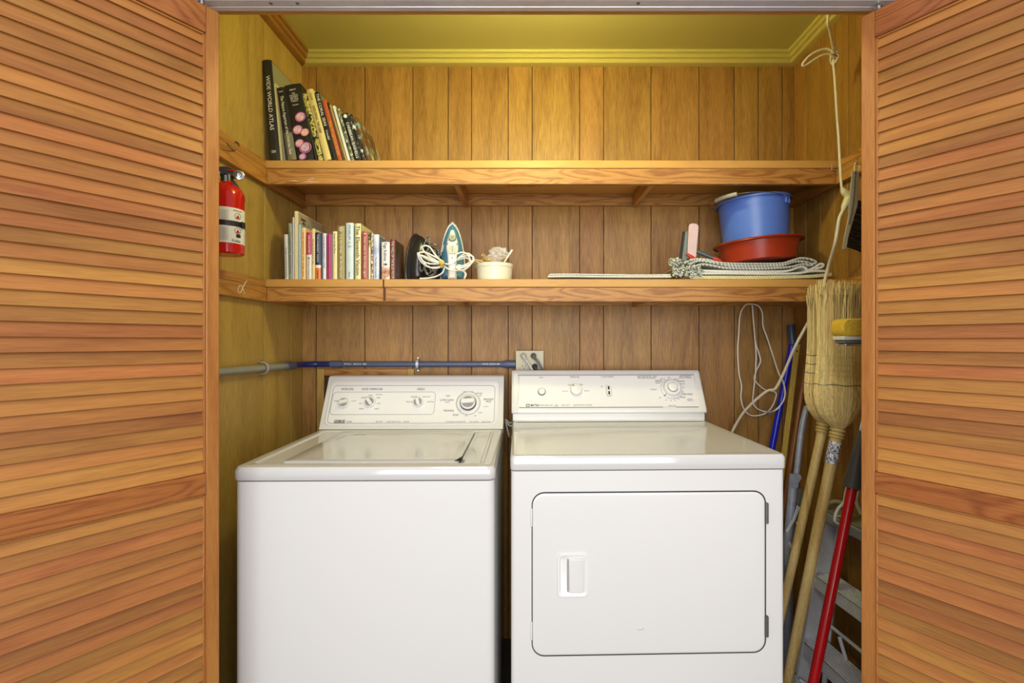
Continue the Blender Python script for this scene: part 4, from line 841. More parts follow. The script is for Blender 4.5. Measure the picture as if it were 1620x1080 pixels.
# basin and bucket, both tilted a little to the left
YBK = 1.885; SB = FPX / YBK
red = plain('basin_red', srgb(160, 50, 24), 0.32, noise_amt=0.05); blue = plain('bucket_blue', srgb(84, 120, 208), 0.34, noise_amt=0.05)
zb = EYE + (540 - 415.5) / SB
ba = thing('wash_basin', 'dark red round plastic basin sitting on the folded rugs', 'basin', ((1200.5 - CX) / SB, YBK, zb), (0, -math.radians(4.0), 0))
R0, R1, HB = 53 / SB, 60.5 / SB, 0.074
MB().lathe([(R0 * .92, 0), (R0, 0.003), (R1 * 0.97, HB - 0.006), (R1, HB - 0.003), (R1 + 0.010, HB - 0.001), (R1 + 0.0125, HB - 0.004), (R1 + 0.0135, HB - 0.004), (R1 + 0.012, HB + 0.002), (R1 - 0.001, HB + 0.002), (R1 * 0.955, HB - 0.008), (R0 - 0.002, 0.006), (0.01, 0.005)], n=64).build('basin_body', red, ba)
lip = ring([(x, y) for x, y in circ(R1 + 0.0125, 64)], 0.002, Matrix.Translation((0, 0, HB)), n=6).build('rim', red, ba)
bk = thing('bucket', 'blue plastic bucket with a white-gripped wire handle standing in the red basin', 'bucket', ((1196.5 - CX) / SB, YBK, zb + 0.013), (0, -math.radians(3.6), 0))
HK = 0.220; q0, q1 = 46.5 / SB, 51.5 / SB
MB().lathe([(q0 * .95, 0), (q0, 0.003), (q1, HK - 0.004), (q1 + 0.005, HK - 0.003), (q1 + 0.0065, HK - 0.008), (q1 + 0.0075, HK - 0.002), (q1 + 0.005, HK + 0.001), (q1 - 0.002, HK + 0.0005), (q1 - 0.003, HK - 0.004), (q0 - 0.002, 0.006), (0.01, 0.005)], n=64).build('bucket_body', blue, bk)
ang = math.radians(-52)
for sg in (0, 1):
    a = ang + PI * sg
    T = Matrix.Rotation(a, 4, 'Z') @ Matrix.Translation((q1 + 0.001, 0, HK - 0.022))
    lg = MB(T); lg.box((-0.002, -0.014, -0.014), (0.006, -0.009, 0.010)); lg.box((-0.002, 0.009, -0.014), (0.006, 0.014, 0.010)); lg.box((-0.002, -0.014, 0.006), (0.006, 0.014, 0.012)); lg.build('handle_lug', blue, bk, bevel=0.0015)
# bail: hinged at the lugs, folded down onto the rim towards the left
e1 = Vector((math.cos(ang), math.sin(ang), 0)); e2 = Vector((-math.sin(ang), math.cos(ang), 0)) * -1
bail = []
for k in range(25):
    t_ = PI * k / 24; p = e1 * (q1 + 0.008) * math.cos(t_) + e2 * (q1 + 0.058) * math.sin(t_); p.z = HK - 0.018 + 0.016 * math.sin(t_) ** 0.5
    bail.append(p)
MB().tube(bail, 0.0016, 7).build('wire_handle', M['chrome'], bk)
MB().tube(bail[10:16], 0.0075, 12).build('handle_grip', plain('grip_white', srgb(168, 164, 150), 0.45), bk)
# squeegee, pink-backed brush and a dark handle at the left of the rugs
YQ = 1.80
sq = thing('window_squeegee', 'black rubber window squeegee blade standing on end left of the pink brush', 'squeegee', P(1082, 418, YQ))
MB().loft([[P(1073.5, 412, YQ), P(1078.5, 412, YQ), P(1078.5, 412, YQ + .012), P(1073.5, 412, YQ + .012)], [P(1079.5, 366, YQ), P(1084, 366, YQ), P(1084, 366, YQ + .012), P(1079.5, 366, YQ + .012)]]).build('rubber_blade', plain('rubber', srgb(26, 26, 26), 0.6), sq, world=True)
MB().loft([[P(1079, 412, YQ - .004), P(1086.5, 412, YQ - .004), P(1086.5, 412, YQ + .016), P(1079, 412, YQ + .016)], [P(1084.5, 366, YQ - .004), P(1088.5, 366, YQ - .004), P(1088.5, 366, YQ + .016), P(1084.5, 366, YQ + .016)]]).build('blade_channel', plain('grey_green_plastic', srgb(110, 120, 116), 0.4), sq, world=True)
lr = thing('lint_brush', 'flat brush with a pale pink back and a red end, upright beside the squeegee', 'brush', P(1096, 412, YQ - .012))
fp = [(1087, 408), (1089.5, 358), (1091, 354.5), (1096, 353), (1102, 354), (1105, 356.5), (1105.5, 360), (1101, 410)]
MB().loft([[P(x, y, YQ - .014) for x, y in fp], [P(x, y, YQ - .004) for x, y in fp]]).build('brush_back', plain('pale_pink', srgb(204, 176, 178), 0.6, noise_amt=0.1, bump=0.3), lr, world=True, bevel=0.002)
MB().tube([P(1086, 401, YQ - .018), P(1092, 406, YQ - .020), P(1100, 409.5, YQ - .018)], [0.004, 0.0075, 0.005], 10).build('brush_end', plain('brush_red', srgb(178, 40, 36), 0.4), lr, world=True)
dh = thing('scrub_handle', 'dark grey handle with a red tip lying slanted between brush and basin', 'handle', P(1120, 405, YQ))
MB().tube([P(1101, 397, YQ - .004), P(1110, 400.5, YQ - .006), P(1122, 405.5, YQ - .010), P(1128, 408, YQ - .012)], [0.008, 0.0085, 0.0065, 0.0065], 12).build('grip', plain('grip_grey', srgb(72, 82, 88), 0.4), dh, world=True)
MB().tube([P(1128, 408, YQ - .012), P(1134, 410.5, YQ - .014), P(1141, 413.2, YQ - .016)], [0.007, 0.0085, 0.005], 12).build('red_tip', plain('tip_red', srgb(190, 44, 34), 0.4), dh, world=True)
vl = thing('wood_block', 'narrow pale wood block standing at the back behind the bucket', 'wood block', P(1252, 440, 2.02)); vl.location.z = Z2
sbox((xz(1246, 0, 2.035)[0], 2.028, Z2), (xz(1255.0, 0, 2.035)[0], 2.049, 1.70)).build('block', M['shelf_x'], vl, world=True, bevel=0.001)

# ================================================================ cords on the right
def tube_thing(name, label, cat, path, r, mat, part='cord', n=8, base=None):
    t_ = thing(name, label, cat, base or path[0]); MB().tube(path, r, n).build(part, mat, t_, world=True); return t_
YC = 1.60
flat = plain('flex_ivory', srgb(218, 212, 190), 0.45, noise_amt=0.05)
ce = thing('hanging_power_cord', 'ivory cord hanging from the closet ceiling, knotted near its top, beside the right door', 'cord', (P(1311, 20, YC).x, YC, ZC))
top = P(1309.5, 22, 1.50); 
path = catmull([(top.x, 1.45, ZC - 0.001), P(1310, 22, 1.50), P(1313, 50, 1.54), P(1319, 82, YC), P(1318.5, 100, YC), P(1321, 130, YC), P(1324, 180, YC), P(1327, 222, YC), P(1329, 262, YC), P(1331, 292, YC), P(1333, 300, YC)], 6)
MB().tube(path, 0.0038, 9).build('cord', flat, ce, world=True)
kn = [(1316, 80), (1322, 77), (1325, 84), (1320, 91), (1315, 88), (1314, 96), (1318, 102), (1323, 96), (1326, 89), (1321, 84), (1315, 84)]
MB().tube(catmull([P(x, y, YC - 0.010 * math.cos(i * 1.7)) for i, (x, y) in enumerate(kn)], 5), 0.0034, 8).build('knot', flat, ce, world=True)
lp = [(1318, 82), (1308, 77.5), (1295, 80), (1281, 88), (1271, 99), (1269.5, 103.5), (1275, 103), (1290, 93), (1305, 86), (1317, 86)]
MB().tube(catmull([P(x, y, YC - 0.012 + 0.001 * i) for i, (x, y) in enumerate(lp)], 6), 0.0034, 8).build('loop', flat, ce, world=True)
MB().tube(catmull([P(1315, 87, YC - .022), P(1320, 86, YC - .026), P(1325, 89, YC - .02)], 4), 0.0016, 6).build('red_tie', plain('red_wire', srgb(150, 50, 36), 0.5), ce, world=True)
pg = MB(); pg.tube([P(1332, 298, YC), P(1335, 303, YC), P(1341, 308, YC), P(1344, 313, YC)], [0.006, 0.0105, 0.012, 0.010], 12); pg.build('socket_end', plain('plug_cream', srgb(214, 206, 160), 0.4), ce, world=True, smooth=False)
ex = thing('extension_lead', 'ivory lead plugged into the hanging cord and running down behind the brooms to the dryer', 'cord', P(1160, 679, 1.97))
MB().tube([P(1343, 311, YC), P(1340, 319, YC), P(1336, 327, YC), P(1333, 334, YC)], [0.012, 0.0125, 0.0105, 0.005], 12).build('plug', plain('plug_cream2', srgb(216, 208, 164), 0.4), ex, world=True, smooth=False)
path = catmull([P(1333.5, 333, YC), P(1328, 345, YC), P(1325, 362, YC), P(1321, 385, 1.61), P(1311, 420, 1.69), P(1303, 450, 1.718), P(1297, 475, 1.718), P(1284, 500, 1.735), P(1273, 520, 1.76), P(1258, 548, 1.80), P(1245, 578, 1.85), P(1235, 600, 1.88), P(1226, 615, 1.90), P(1214, 618, 1.92), P(1196, 632, 1.94), P(1178, 650, 1.97), P(1166, 668, 1.99), P(1158, 684, 2.0), (P(1156, 700, 2.01).x, 2.01, 0.84), (P(1152, 700, 2.01).x, 2.015, 0.70)], 6)
MB().tube(path, 0.0052, 9).build('cord', flat, ex, world=True)
hl = thing('looped_cord', 'thin white cord hung in long loops from a nail under the lower shelf', 'cord', P(1190, 481, 2.03))
YH = 2.032
l1 = [(1190, 481), (1180, 482), (1171, 497), (1168.5, 530), (1167, 555), (1169, 590), (1173, 610), (1172, 628), (1176, 645), (1186, 656), (1200, 657), (1213, 652), (1222, 642), (1228, 626), (1226, 620), (1218, 618), (1208, 615), (1196, 604), (1193, 598), (1197, 585), (1203, 572), (1201, 560), (1195, 540), (1192, 510), (1190, 484)]
l2 = [(1190, 483), (1193, 520), (1196, 560), (1195, 590), (1192, 620), (1191, 636), (1198, 646), (1212, 651), (1226, 649), (1238, 636), (1242, 622), (1239, 604), (1232, 590), (1222, 560), (1214, 535), (1207, 515), (1206, 495), (1200, 484), (1191, 481)]
MB().tube(catmull([P(x, y, YH - 0.004 * math.sin(i * 0.7)) for i, (x, y) in enumerate(l1)], 6), 0.0030, 7).build('cord', cordw, hl, world=True)
MB().tube(catmull([P(x, y, YH - 0.010 - 0.003 * math.sin(i) - (0.078 if x > 1216 and y > 560 else 0.0)) for i, (x, y) in enumerate(l2)], 6), 0.0030, 7).build('cord', cordw, hl, world=True)
MB().tube([P(1213, 650, YH - .015), P(1217, 653, YH - .018), P(1222, 651, YH - .015)], [0.004, 0.007, 0.004], 8).build('cord_tie', plain('blue_tie', srgb(120, 150, 180), 0.5), hl, world=True)
nl = thing('nail', 'nail under the lower shelf that the looped white cord hangs from', 'nail', P(1190, 480, 2.03)); MB().cyl(P(1190, 479, 2.0), P(1190, 479, 2.045), 0.0015, n=8).build('shank', M['ink_grey'], nl, world=True); MB().cyl(P(1190, 479, 1.999), P(1190, 479, 2.001), 0.003, n=12).build('nail_head', M['ink_grey'], nl, world=True)
# hooks
def lhook(label, a, pts, r=0.0022, mat=None):
    h_ = thing('screw_hook', label, 'hook', a); MB().tube(catmull([Vector(a)] + [Vector(p) for p in pts], 5), r, 8).build('hook', mat or M['ink_grey'], h_, world=True); return h_
xh = XL + 0.020
yy = (-(xh)) * FPX / (CX - 361)
pz = lambda px, py, y: P(px, py, y)
a = P(372, 237, 1.0); 
def onx(px, py, X): Y = X * FPX / (px - CX); return P(px, py, Y)
lhook('brass-tipped screw hook on the upper left cleat', onx(372, 238, xh), [onx(368, 236, xh + .010), onx(364, 233, xh + .018), onx(360.5, 229, xh + .024), onx(360, 226, xh + .024)])
lhook('dark curved screw hook on top of the upper left cleat', onx(376.5, 234, xh - 0.005), [onx(378, 230, xh + .001), onx(377, 226, xh + .003), onx(373, 224, xh + .005)])
sh_ = thing('screw_hook', 'small L-shaped screw hook on the right end of the upper shelf edge', 'hook', P(1316, 268, 1.731))
MB().tube(catmull([P(1316, 269, 1.73), P(1330, 269, 1.712), P(1340, 269.5, 1.70)], 4), 0.0013, 7).build('hook', M['ink_grey'], sh_, world=True)
MB().tube([P(1316, 260, 1.727), P(1316, 269, 1.727)], 0.0014, 7).build('hook_tip', M['knob_grey'], sh_, world=True)
# ================================================================ hanging hand brush
YD = 1.56
hbz = thing('hand_brush', 'grey-handled dust brush with black bristles hanging at the right wall', 'brush', P(1355, 258, YD))
grey_h = plain('brush_grey', srgb(176, 174, 156), 0.35, noise_amt=0.06); dk_g = plain('brush_dark_grey', srgb(104, 106, 98), 0.4)  # pale grey handle, darker grey for the ridge along it
hp = [(1351, 270, .0045), (1350, 285, .0045), (1349, 305, .005), (1347, 325, .005), (1345, 338, .0042), (1341, 355, .0035), (1336, 375, .0035), (1333, 394, .0035)]
rings = []
wdx = [6, 6.5, 7, 7, 5, 4, 3.5, 3.6]
for (x, y, t_), w_ in zip(hp, wdx): rings.append([P(x + 2.5 - w_, y, YD - t_), P(x + 2.5 + w_, y + 1, YD - t_ * 0.5), P(x + 2.5 + w_, y + 1, YD + t_ * 2.5), P(x + 2.5 - w_, y, YD + t_ * 2.5)])
MB().loft(rings).build('handle', grey_h, hbz, world=True, bevel=0.002)
MB().loft([[P(x + 1.5, y, YD - t_ - .0012), P(x + 4.0, y, YD - t_ - .0012), P(x + 4.0, y, YD - t_ + .001), P(x + 1.5, y, YD - t_ + .001)] for x, y, t_ in hp[:6]]).build('handle_ridge', dk_g, hbz, world=True)
MB().cyl(P(1353, 274, YD - .0055), P(1353, 274, YD - .0030), 0.003, n=12).build('hanging_hole', M['ink'], hbz, world=True)
MB().tube(catmull([P(1353, 274, YD - .004), P(1351.5, 264, YD), P(1355, 256, YD + .004), P(1359, 264, YD + .004), P(1356, 274, YD + .004)], 5), 0.0014, 6, ).build('hanging_string', cordw, hbz, world=True)
bm_ = plain('bristle_black', srgb(34, 32, 30), 0.45, noise_amt=0.3, nscale=120)
br = MB(); rr = random.Random(9)
for i in range(420):
    f = rr.random(); a = P(1354 - 17 * f, 316 + 74 * f, YD + rr.uniform(.004, .026)); L = 0.055 + 0.012 * rr.random()
    d = Vector((0.94, rr.uniform(-.10, .12), -0.30 + rr.uniform(-.10, .06))).normalized() * L; e_ = a + d
    if e_.x > XR - 0.003: e_.x = XR - 0.003
    br.tube([a, a + d * 0.5 + Vector((0, 0, rr.uniform(-.002, .002))), e_], 0.0009, 3, cap=False)
tag(br.build('bristles', bm_, hbz, world=True, smooth=False), kind='stuff')
bhk = thing('screw_hook', 'hook on the right cleat from which the grey hand brush hangs', 'hook', P(1356, 256, YD))
MB().tube(catmull([(XR - 0.019, YD + .012, P(1356, 259, YD).z), (XR - 0.03, YD + .006, P(1356, 259, YD).z), P(1356, 259, YD), P(1355, 252, YD)], 4), 0.0016, 7).build('hook', M['chrome'], bhk, world=True)
# ================================================================ brooms and poles
straw_m = wood('broom_straw', srgb(232, 212, 146), srgb(170, 140, 74), 'z', 1, 2, 0.30, 0.012, grain=0.1, pores=0.6, rough=0.6)
hand_m = wood('broom_handle_wood', srgb(214, 190, 130), srgb(160, 126, 66), 'z', 1.4, 3, 0.0, grain=0.35, pores=0.4, rough=0.25)
def broom(label, neck, topc, Y, wtop, wbul, dep, floor, rh, light, seed, bands, nst=420):
    n0 = P(neck[0], neck[1], Y); t0 = P(topc[0], topc[1], Y + 0.01); fl = Vector(floor)
    r = thing('straw_broom', label, 'broom', fl, group=None)
    ax = (t0 - n0); H = ax.length; ax.normalize(); u = Vector((1, 0.10, 0)); u = (u - ax * u.dot(ax)).normalized(); v = ax.cross(u)
    prof = [(0.0, 0.019, 0.018), (0.03, wbul * 0.42, 0.024), (0.065, wbul * 0.66, 0.030), (0.11, wbul * 0.82, dep * 0.85), (0.17, wbul * 0.95, dep * 0.95), (0.25, wbul, dep), (0.40, wbul * 0.94, dep * 0.85), (0.55, wbul * 0.90, dep * 0.72), (0.75, wtop * 0.95, dep * 0.7), (0.93, wtop, dep * 0.75)]
    def wat(f):
        for (f0, a0, b0), (f1, a1, b1) in zip(prof[:-1], prof[1:]):
            if f <= f1: t_ = (f - f0) / (f1 - f0); return a0 + (a1 - a0) * t_, b0 + (b1 - b0) * t_
        return prof[-1][1:]
    cm_ = lambda x: min(x, XR - 0.006)
    core = MB(); core.loft([[n0 + ax * H * f + u * a * 0.93 * math.cos(2 * PI * k / 36) + v * b_ * 0.9 * math.sin(2 * PI * k / 36) for k in range(36)] for f, a, b_ in prof])
    for p in core.v: p.x = cm_(p.x)
    hc = core.build('broom_head', light, r, world=True)
    rr = random.Random(seed); st = MB()
    for i in range(nst):
        a0 = 2 * PI * i / nst + rr.uniform(-.02, .02); path = []
        ft = rr.uniform(0.93, 1.04); jit = rr.uniform(-.05, .05); ins = rr.uniform(0.80, 1.0) if i % 3 else rr.uniform(0.3, 0.9)
        for j in range(13):
            f = ft * (j / 12) ** 1.7; a, b_ = wat(f); k_ = 1.0 if f < 0.5 else (1.0 + (ins - 1) * (f - 0.5) / 0.5)
            ang_ = a0 + jit * max(0, f - 0.45) * 2.4
            p = n0 + ax * H * f + u * a * math.cos(ang_) * k_ + v * b_ * math.sin(ang_) * k_
            p.x = cm_(p.x); path.append(p)
        path[-1] = path[-1] + u * rr.uniform(-.006, .006) + v * rr.uniform(-.004, .004); path[-1].x = cm_(path[-1].x)
        st.tube(path, [0.0012] * 3 + [0.0017] * 6 + [0.0015, 0.0014, 0.0012, 0.0010], 4, cap=False)
    tag(st.build('straw', straw_m, r, world=True, smooth=False), kind='stuff')
    for f, mt, rad in bands:
        a, b_ = wat(f)
        pth = [n0 + ax * H * (f + 0.004 * math.sin(k)) + u * (a + .0012) * math.cos(2 * PI * k / 40) + v * (b_ + .0012) * math.sin(2 * PI * k / 40) for k in range(40)]
        for p in pth: p.x = min(p.x, XR - 0.004)
        MB().tube(pth, rad, 5, closed=True).build('stitching', mt, r, world=True)
    # neck binding and handle
    hd = (fl - n0).normalized()
    for k, (d0, rr_) in enumerate([(0.004, 0.0235), (0.016, 0.0225), (0.026, 0.0215)]):
        MB().tube([n0 + hd * d0, n0 + hd * (d0 + 0.004), n0 + hd * (d0 + 0.008)], [rr_ * .93, rr_, rr_ * .93], 18).build('neck_binding', plain('binding', srgb(190, 166, 98), 0.4), r, world=True)
    MB().tube([n0, n0 + hd * 0.08, n0 + hd * 0.3, fl], [0.018, rh, rh, rh * 0.93], 20).build('handle', hand_m, r, world=True)
    return r, n0, hd
dkb = M['ink']; ylb = plain('yellow_thread', srgb(206, 186, 112), 0.6); wire = plain('wire_grey', srgb(110, 112, 106), 0.35, 0.7)
core_m = plain('straw_core_shade', srgb(120, 94, 44), 0.7, noise_amt=0.3, nscale=90)  # core coloured dark, so shade between the straws is in its colour
r1, n1, h1 = broom('upside-down straw broom in front, with a blue and white label on its handle', (1326, 676), (1331, 452), 1.56, 0.083, 0.082, 0.034, (0.805, 1.585, 0.0), 0.0165, core_m, 3,
      [(0.44, ylb, .0011), (0.40, ylb, .0011), (0.365, ylb, .0011), (0.50, ylb, .0011), (0.30, wire, .0014)], nst=520)
r2, n2, h2 = broom('upside-down straw broom behind, with dark stitching and a plain handle', (1304, 668), (1309, 458), 1.665, 0.072, 0.074, 0.024, (0.800, 1.69, 0.0), 0.0145, core_m, 5,
      [(0.50, dkb, .0013), (0.435, dkb, .0013), (0.37, dkb, .0013), (0.29, wire, .0013)], nst=420)
lab = mottled('label_blue_white', [(0.42, (226, 226, 222)), (0.52, (70, 90, 150)), (0.58, (40, 44, 60)), (0.62, (220, 222, 224))], 130)
MB().tube([n1 + h1 * 0.045, n1 + h1 * 0.115], 0.0180, 20, cap=False).build('handle_label', lab, r1, world=True)
# sponge mop
YS = 1.34
sp = thing('sponge_mop', 'yellow sponge mop head with a metal clamp, in front of the straw brooms', 'mop', (0.96, 1.235, 0))
sx0 = P(1326, 0, YS).x; zs0, zs1 = P(0, 532, YS).z, P(0, 504, YS).z
sponge = plain('sponge_yellow', srgb(206, 170, 48), 0.85, noise_amt=0.12, nscale=90, bump=1.0, bscale=160)
MB().prism(rrect(0.165, zs1 - zs0, 0.018, 6, sx0 + 0.0825, (zs0 + zs1) / 2), YS - 0.020, YS + 0.035, 'y').build('sponge', sponge, sp, world=True, bevel=0.004)
MB().box((sx0 + 0.004, YS - 0.017, zs0 - 0.010), (sx0 + 0.161, YS + 0.032, zs0 + 0.001)).build('sponge_backing', plain('mop_white', srgb(206, 206, 190), 0.4), sp, world=True, bevel=0.002)
MB().box((sx0 + 0.008, YS - 0.013, zs0 - 0.019), (sx0 + 0.157, YS + 0.028, zs0 - 0.010)).build('metal_clamp', M['ink_grey'], sp, world=True, bevel=0.002)
MB().box((sx0 + 0.014, YS - 0.010, zs0 - 0.026), (sx0 + 0.15, YS + 0.024, zs0 - 0.019)).build('metal_clamp', M['chrome'], sp, world=True, bevel=0.002)
MB().tube([(sx0 + 0.0825, YS + 0.005, zs0 - 0.026), (0.96, 1.235, 0.0)], 0.011, 14).build('handle', M['alu'], sp, world=True)
# red-handled dust mop
rm = thing('red_handled_mop', 'red-handled mop with a dark grey plastic collar leaning beside the ladder', 'mop', (0.746, 1.385, 0))
pa, pb, pc = P(1349, 768, 1.46), Vector((0.746, 1.385, 0)), P(1372, 640, 1.42)
redh = plain('red_lacquer', srgb(168, 14, 20), 0.18, noise_amt=0.08)
MB().tube([pa + (pa - pb).normalized() * 0.02, pa, (pa + pb) / 2, pb], [0.0125, 0.0135, 0.0140, 0.0125], 18).build('handle', redh, rm, world=True)
ax = (pc - pa).normalized()
MB().tube([pa, pa + ax * 0.03, pa + ax * 0.10, pa + ax * 0.17], [0.026, 0.0235, 0.016, 0.012], 18).build('collar', plain('collar_grey', srgb(70, 68, 66), 0.35), rm, world=True)
MB().tube([pa + ax * 0.17, pa + ax * 0.24], 0.009, 12).build('neck', M['chrome'], rm, world=True)
# poles behind
def pole(name, label, cat, a, b_, r, mat, extra=None, part='pole', n=14):
    a, b_ = Vector(a), Vector(b_); t_ = thing(name, label, cat, b_); MB().tube([a, (a + b_) / 2, b_], r, n).build(part, mat, t_, world=True); return t_
bp_ = pole('mop_pole', 'bright blue pole with a dark grey tip leaning behind the dryer', 'pole', P(1253.5, 543, 1.99), (0.815, 1.97, 0), 0.0125, plain('pole_blue', srgb(28, 36, 186), 0.2))
MB().tube([P(1254, 545, 1.985), P(1251, 514, 2.0)], 0.0150, 14).build('tip', plain('tip_grey', srgb(62, 76, 100), 0.35), bp_, world=True)
ys = thing('yardstick', 'flat yellow wooden stick with a hole near its top, right of the blue pole', 'stick', (0.905, 1.93, 0))
a, b_ = P(1261.5, 544, 1.96), Vector((0.905, 1.93, 0)); d = (b_ - a).normalized(); u = Vector((1, 0, 0)); u = (u - d * u.dot(d)).normalized(); v = d.cross(u)
MB().loft([[p + u * x * 0.0105 + v * y * 0.003 for x, y in ((1, 1), (-1, 1), (-1, -1), (1, -1))] for p in (a, a + d * 0.008, b_)]).build('stick', wood('yellow_stick', srgb(206, 182, 92), srgb(160, 128, 52), 'z', 1, 2, 0, grain=0.3, pores=0.5), ys, world=True, bevel=0.001)
MB().cyl(a + d * 0.028 - v * 0.0034, a + d * 0.028 + v * 0.0034, 0.0035, n=14).build('hole', M['ink'], ys, world=True)
cp_ = pole('wooden_pole', 'thin brown copper-coloured pole between the yellow stick and the brooms', 'pole', P(1277.5, 562, 1.90), (0.885, 1.88, 0), 0.0085, plain('pole_brown', srgb(142, 92, 58), 0.3, 0.2))
MB().tube([P(1277.5, 562, 1.90), P(1278.5, 553, 1.90)], [0.006, 0.004], 10).build('tip', plain('tip_brown', srgb(190, 160, 90), 0.5), cp_, world=True)
gp = pole('metal_pole', 'slim grey steel pole showing low behind the yellow stick', 'pole', P(1250, 640, 1.99), (0.935, 1.99, 0), 0.008, M['steel_blue'])
# folded metal stand (curved tubes, plates and levers)
YM = 1.80
ms = thing('folded_metal_stand', 'folded dull blue metal frame of bent tubes and plates beside the dryer', 'stand', (P(1240, 1000, YM).x, YM, 0))
MB().tube(catmull([P(1277, 643, YM), P(1274, 652, YM), P(1268, 680, YM), P(1262, 730, YM), P(1258, 775, YM), P(1252, 850, YM), (P(1246, 900, YM).x, YM, 0.05), (P(1244, 900, YM).x, YM, 0.0)], 5), 0.0105, 14).build('bent_tube', M['steel_blue'], ms, world=True)
MB().tube([P(1256, 750, YM - .02), P(1247, 850, YM - .02), (P(1238, 900, YM).x, YM - .02, 0.0)], 0.0150, 14).build('straight_tube', M['steel_blue'], ms, world=True)
def plate(pts, Y, t_, name, mat, par): MB().loft([[P(x, y, Y) for x, y in pts], [P(x, y, Y + t_) for x, y in pts]]).build(name, mat, par, world=True, bevel=0.001)
plate([(1251, 751), (1266, 750), (1268.5, 756), (1263.5, 764), (1262, 772), (1253, 772)], YM - .037, .003, 'joint_plate', M['steel_blue'], ms)
olv = plain('olive_grey_metal', srgb(132, 134, 110), 0.45, 0.3, noise_amt=0.15)
plate([(1264, 772), (1278, 776), (1272, 834), (1257, 830)], YM - .012, .003, 'side_plate', olv, ms)
for q_ in ((1272, 785), (1261, 827), (1265, 803)): MB().cyl(P(q_[0], q_[1], YM - .016), P(q_[0], q_[1], YM - .011), 0.003, n=10).build('rivet', M['chrome'], ms, world=True)
plate([(1261, 799), (1266.5, 803), (1258, 823), (1246, 843), (1242.5, 839), (1254, 820)], YM - .042, .003, 'lever', M['alu'], ms)
plate([(1246, 858), (1250, 856), (1262, 878), (1258, 882)], YM - .042, .003, 'lever', M['alu'], ms)
plate([(1256, 850), (1264, 850), (1250, 905), (1242, 905)], YM - .040, .003, 'brace_strip', M['steel_blue'], ms)
# ================================================================ step ladder
ldr = thing('step_ladder', 'low aluminium step ladder folded against the right wall behind the mops', 'ladder', (0.90, 1.70, 0))
A0 = Vector((0.897, 1.70, 0.0)); A1 = Vector((1.012, 1.70, 0.655)); dn = Vector((0.09, -0.996, 0)).normalized(); Wd = 0.335; dep = Vector((1, 0.05, 0)).normalized()
def rail(off, name):
    g_ = A1 - A0
    for nm, a0, a1, b0, b1 in ((name, 0.0, 0.012, 0.0, 0.003), (name + '_web', 0.0, 0.085, 0.0, 0.0022)):
        rings = []
        for f in (0.0, 1.0):
            c0 = A0 + g_ * f + dn * off; k = 1.0 - 0.25 * f
            if nm.endswith('web'): q_ = [c0 + dep * a0, c0 + dep * a1 * k, c0 + dep * a1 * k + dn * 0.0025, c0 + dep * a0 + dn * 0.0025]
            else: q_ = [c0, c0 + dep * 0.003, c0 + dep * 0.003 + dn * 0.024, c0 + dn * 0.024]
            rings.append(q_)
        MB().loft(rings).build('front_rail' if nm == name else 'rail_web', M['alu'], ldr, world=True, bevel=0.0006, seg=1)
rail(0.0, 'rail'); rail(Wd - 0.024, 'rail')
for z in (0.215, 0.44):
    f = z / A1.z; c0 = A0 + (A1 - A0) * f + dn * 0.004; L = Wd - 0.008; sd = 0.092 - 0.02 * f
    t = MB(); a = c0; T = mframe(a, dep, -dn); T = Matrix((dep.to_4d() * 1, dn.to_4d(), Vector((0, 0, 1, 0)), Vector((0, 0, 0, 1)))).transposed(); T.translation = a
    for c_ in range(3): T[3][c_] = 0
    T[3][3] = 1
    s_ = MB(T); s_.box((0.0, 0, -0.042), (0.003, L, 0.0)); s_.box((0.0, 0, -0.003), (sd, L, 0.0)); s_.box((sd - 0.003, 0, -0.025), (sd, L, 0))
    st_ = s_.build('step', M['alu'], ldr, world=True, bevel=0.0006, seg=1)
    g_ = MB(T)
    for i in range(7):
        x = 0.006 + i * (sd - 0.014) / 6; g_.prism([(x, 0.0), (x + 0.003, 0.0), (x + 0.0022, 0.0022), (x + 0.0008, 0.0022)], 0, L, 'y') if False else g_.box((x, 0.001, 0), (x + 0.0025, L - 0.001, 0.002))
    tag(g_.build('tread_ridges', M['alu'], st_, world=True), kind=None)
# top cap
capm = plain('cap_olive_plastic', srgb(136, 134, 108), 0.5, noise_amt=0.08); capg = plain('cap_grey', srgb(150, 154, 158), 0.4, 0.3, noise_amt=0.1)
T = Matrix.Identity(4); T.translation = A1
R_ = MB(); d3 = dn
def obox(c, ex, ey, ez, u=dep, v=dn):
    c = Vector(c); u = Vector(u); v = Vector(v); w = Vector((0, 0, 1)); m = MB()
    m.add([c + u * x + v * y + w * z for z in (0, ez) for x, y in ((0, 0), (ex, 0), (ex, ey), (0, ey))], [(0, 3, 2, 1), (4, 5, 6, 7), (0, 1, 5, 4), (1, 2, 6, 5), (2, 3, 7, 6), (3, 0, 4, 7)]); return m
obox(A1 + Vector((-0.010, 0.0, -0.030)) - dn * 0.004, 0.080, Wd + 0.008, 0.034).build('top_cap', capg, ldr, world=True, bevel=0.005)
obox(A1 + Vector((0.0, 0.0, 0.0045)), 0.068, Wd - 0.01, 0.006).build('cap_tray', capm, ldr, world=True, bevel=0.002)
MB().tube(catmull([A1 + Vector((0.008, -0.01, 0.012)), A1 + Vector((0.018, -0.02, 0.034)), A1 + Vector((0.040, -0.03, 0.040)), A1 + Vector((0.055, -0.04, 0.030))], 5), 0.008, 10).build('cap_handle', capm, ldr, world=True)
